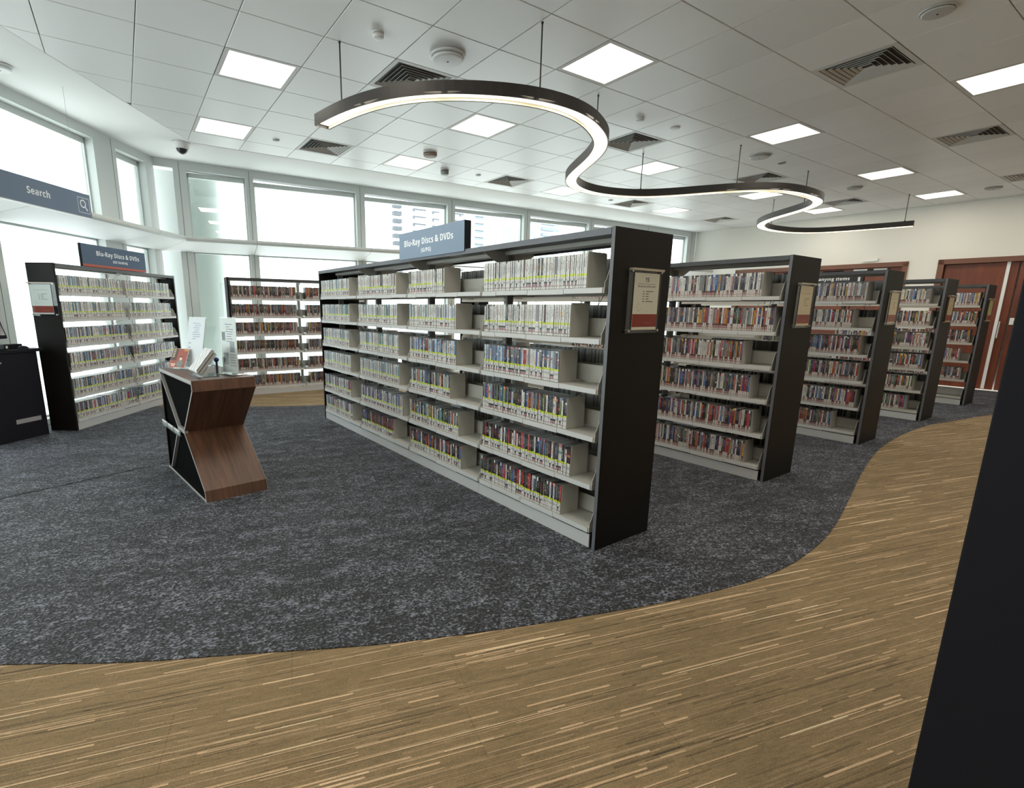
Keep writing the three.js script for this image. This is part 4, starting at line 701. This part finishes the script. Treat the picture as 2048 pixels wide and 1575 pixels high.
// ---------- catalogue desk at the left ----------
{
  const t = Math.atan2(0.715, 0.70), X = -0.80, D = 6.95;     // local x runs back towards the shelf, so the desk lies along -x
  const s = thing('catalogue_desk', 'black catalogue desk with overhanging top at the left edge', 'desk', [X, 0.004, -D], t);
  add('front_panel', rbx(-0.62, 0, 0, 0.885, -0.018, 0, 0.002), M.navy, s); add('side_panel', rbx(-0.018, 0, 0, 0.885, -0.25, -0.019, 0.002), M.navy, s); add('side_panel', rbx(-0.62, -0.602, 0, 0.885, -0.25, -0.019, 0.002), M.navy, s);
  add('desk_top', rbx(-0.64, 0.07, 0.886, 0.918, -0.25, 0.012, 0.004), M.navy, s);
  add('name_plate', bx(-0.315, -0.06, 0.17, 0.215, 0.0005, 0.003), std(lin(0.35, 0.34, 0.36), 0.5), s);
  add('lock', new THREE.CylinderGeometry(0.009, 0.009, 0.006, 14).rotateX(Math.PI / 2).translate(-0.37, 0.80, 0.003), M.steel, s);
  const on = (x, z) => [X + x * Math.cos(t) + z * Math.sin(t), 0.9222, -D - x * Math.sin(t) + z * Math.cos(t)];
  const m = thing('monitor', 'black computer monitor on the catalogue desk, mostly outside the photograph', 'monitor', on(-0.43, -0.115), t);
  add('foot', rbx(-0.11, 0.11, 0, 0.012, -0.11, 0.04, 0.004), M.navy, m); add('neck', rbx(-0.025, 0.025, 0.012, 0.2, -0.085, -0.067, 0.003), M.navy, m);
  const sc = add('housing', rbx(-0.25, 0.25, 0, 0.34, -0.012, 0.014, 0.006).rotateX(-0.33).translate(0, 0.11, 0), M.navy, m); add('screen', bx(-0.236, 0.236, 0.03, 0.326, 0.0142, 0.0156).rotateX(-0.33).translate(0, 0.11, 0), std(lin(0.075, 0.09, 0.125), 0.15), m);
  const kb = thing('keyboard', 'thin black keyboard in front of the monitor on the desk', 'keyboard', on(-0.42, -0.02), t); add('tray', rbx(-0.2, 0.14, 0, 0.014, -0.03, 0.02, 0.003), M.navy, kb); add('keys', [0, 1, 2, 3].flatMap((r) => Array.from({ length: 16 }, (_, k) => rbx(-0.19 + k * 0.02, -0.173 + k * 0.02, 0.014, 0.018, -0.026 + r * 0.011, -0.017 + r * 0.011, 0.001, 1))), M.black, kb).userData.kind = 'stuff';
  const mo = thing('computer_mouse', 'black computer mouse at the right end of the desk', 'mouse', on(-0.1, -0.035), t); add('body', new THREE.SphereGeometry(1, 24, 14, 0, Math.PI * 2, 0, Math.PI / 2).scale(0.055, 0.034, 0.032), M.navy, mo); add('wheel', new THREE.CylinderGeometry(0.008, 0.008, 0.006, 14).rotateX(Math.PI / 2).translate(-0.03, 0.028, 0), M.steelDark, mo);
  const bo = thing('scanner_box', 'small dark box behind the mouse on the desk', 'scanner', on(-0.14, -0.13), t); add('case', rbx(-0.1, 0.08, 0, 0.05, -0.04, 0.04, 0.004), M.navy, bo); add('label', bx(-0.085, -0.065, 0.012, 0.038, 0.0402, 0.0412), M.white, bo);
}

// ---------- big dark cabinet side close to the viewpoint ----------
{
  const s = thing('tall_cabinet', 'plain blue-black tall cabinet side filling the lower right corner, very close', 'cabinet', [1.33, 0, -0.232], 0.03);
  add('side_panel', rbx(0, 0.024, 0, 1.82, 0, 0.62, 0.003), M.navy, s); add('side_panel', rbx(0, 0.024, 0, 1.82, 0.622, 1.3, 0.003), M.navy, s);
  add('front_panel', rbx(0.0245, 0.5, 0, 1.82, 0.0, 0.02, 0.003), M.navy, s); add('top_board', rbx(0.0245, 0.5, 1.80, 1.82, 0.0205, 1.3, 0.003), M.navy, s); add('back_board', rbx(0.0245, 0.5, 0, 1.80, 1.28, 1.3, 0.003), M.navy, s); add('far_board', rbx(0.48, 0.5, 0, 1.80, 0.0205, 1.279, 0.003), M.navy, s);
}

// ---------- little things on the door wall ----------
{
  const at = (d) => (RIGHT[1] - d) / Math.cos(Math.PI / 2 - WR), P = wallRight.position.toArray();
  const e = thing('door_sign', 'small white bracket sign above the brown doors on the wall', 'sign', P, -WR); add('arm', bx(at(4.63), at(4.4), 2.405, 2.415, 0, 0.03), M.white, e); add('tip', bx(at(4.42), at(4.385), 2.41, 2.46, 0, 0.03), M.white, e);
  [[4.79, 4.55, 'left of two white plates below the brown door head'], [4.44, 4.22, 'right of two white plates below the brown door head']].forEach(([a, b, l]) => tag(add('door_plate', bx(at(a), at(b), 2.2, 2.262, -0.052, -0.04), M.white), l, 'plate', 'white plates on the brown doors'));
  scene.children.filter((c) => /^door_plate/.test(c.name)).forEach((c) => { c.position.set(...P); c.rotation.y = -WR; });
  const k = thing('door_reader', 'small white access plate on the brown door near the cabinet edge', 'access plate', P, -WR); add('plate', rbx(at(2.34), at(2.22), 1.19, 1.31, -0.0545, -0.04, 0.004), M.white, k); add('button', cyl(0.012, 0.004, 0, 0, 0, 12).rotateX(Math.PI / 2).translate(at(2.28), 1.25, -0.039), M.steelLight, k);
}

// ---------- outside the glass ----------
{
  const c = structure('column_1', [1.167, 0, -11.14]); add('shaft', new THREE.CylinderGeometry(0.55, 0.55, 30, 48).translate(0, -8, 0), std(lin(0.3, 0.335, 0.315), 0.5), c);
  const t = structure('trim_1', [CORNER[0], 0, -CORNER[1]], Math.atan2(DIAG_DIR[1], DIAG_DIR[0])); add('facade_fin', bx(-0.62, -0.45, -3, 4, -0.55, -0.3), M.alu, t);
  const o = structure('roof'); add('overhang', slab([[CORNER[0] - 9.5, CORNER[1] - 7.5], [CORNER[0] - 1.2, CORNER[1] + 2.4], [14.5, 11], [14, 8.6], [CORNER[0], CORNER[1] + 0.3], [-5.4, 2]].reverse(), 3.83, 4.0), M.plaster, o);
  const W1 = std(lin(0.8, 0.8, 0.79), 0.9), G = std(lin(0.36, 0.46, 0.45), 0.5), Dk = std(lin(0.10, 0.11, 0.13), 0.8), Gr = std(lin(0.2, 0.24, 0.3), 0.6);
  const tower = (label, x, d, w, dp, y0, y1, draw) => { const b = thing('apartment_block', label, 'building', [x, y0, -d]); add('wall', bx(0, w, 0, y1 - y0, -dp, 0), W1, b); draw(b, (n, a, e, f, g, m, out = 0.12) => add(n, bx(a, e, f - y0, g - y0, -0.2, out), m, b)); };
  tower('broad white block with small greenish windows facing the left windows', -26, 45, 44, 12, -20, 26, (b, q) => { for (let r = 0; r < 7; r++) for (let k = 0; k < 26; k++) q('window', 1.0 + k * 1.62, 1.8 + k * 1.62, -5.85 + r * 3.5, -5.35 + r * 3.5, G, 0.03); });
  tower('white tower with dark stacked balconies seen over the box sign', 100, 200, 22, 16, -30, 80, (b, q) => { for (let r = 0; r < 16; r++) { const y = 12 + r * 2.9; q('balcony', -4.2, -0.8, y, y + 1.5, Dk, 2); q('window', 5.2, 11.5, y + 0.3, y + 0.9, Dk); q('window', 5.2, 6.2, y - 0.4, y + 0.3, Dk); q('window', 14.5, 18, y + 0.2, y + 0.75, Dk); q('window', 14.5, 15.4, y - 0.6, y + 0.2, Dk); } });
  tower('white tower with paired small windows right of the box sign', 124, 202, 30, 16, -30, 66, (b, q) => { for (let r = 0; r < 16; r++) { const y = 12 + r * 3.0; q('window', 2, 8, y, y + 0.6, Dk); q('window', 2, 3, y - 0.7, y, Dk); q('window', 5.5, 6.5, y - 0.7, y, Dk); q('window', 14, 19, y, y + 0.5, Dk); q('pane', 14.3, 18.6, y - 0.9, y, Gr); } });
  tower('pale tower with close vertical ribs behind the long shelf', 155, 206, 24, 16, -30, 58, (b, q) => { for (let k = 0; k < 15; k++) { q('rib', 1 + k * 1.5, 1.4 + k * 1.5, 10, 40, Gr); q('rib', 1 + k * 1.5, 1.4 + k * 1.5, 43, 47, Gr); } });
  tower('narrow grey tower of stacked dark balconies right of the ribbed tower', 183, 204, 5, 10, -30, 52, (b, q) => { for (let r = 0; r < 14; r++) { const y = 12 + r * 2.8; q('balcony', -3.4, 7.6, y, y + 1.5, Gr, 1.6); } });
}

scene.traverse((o) => { if (o.isLight) o.castShadow = true; });
renderer.render(scene, camera);
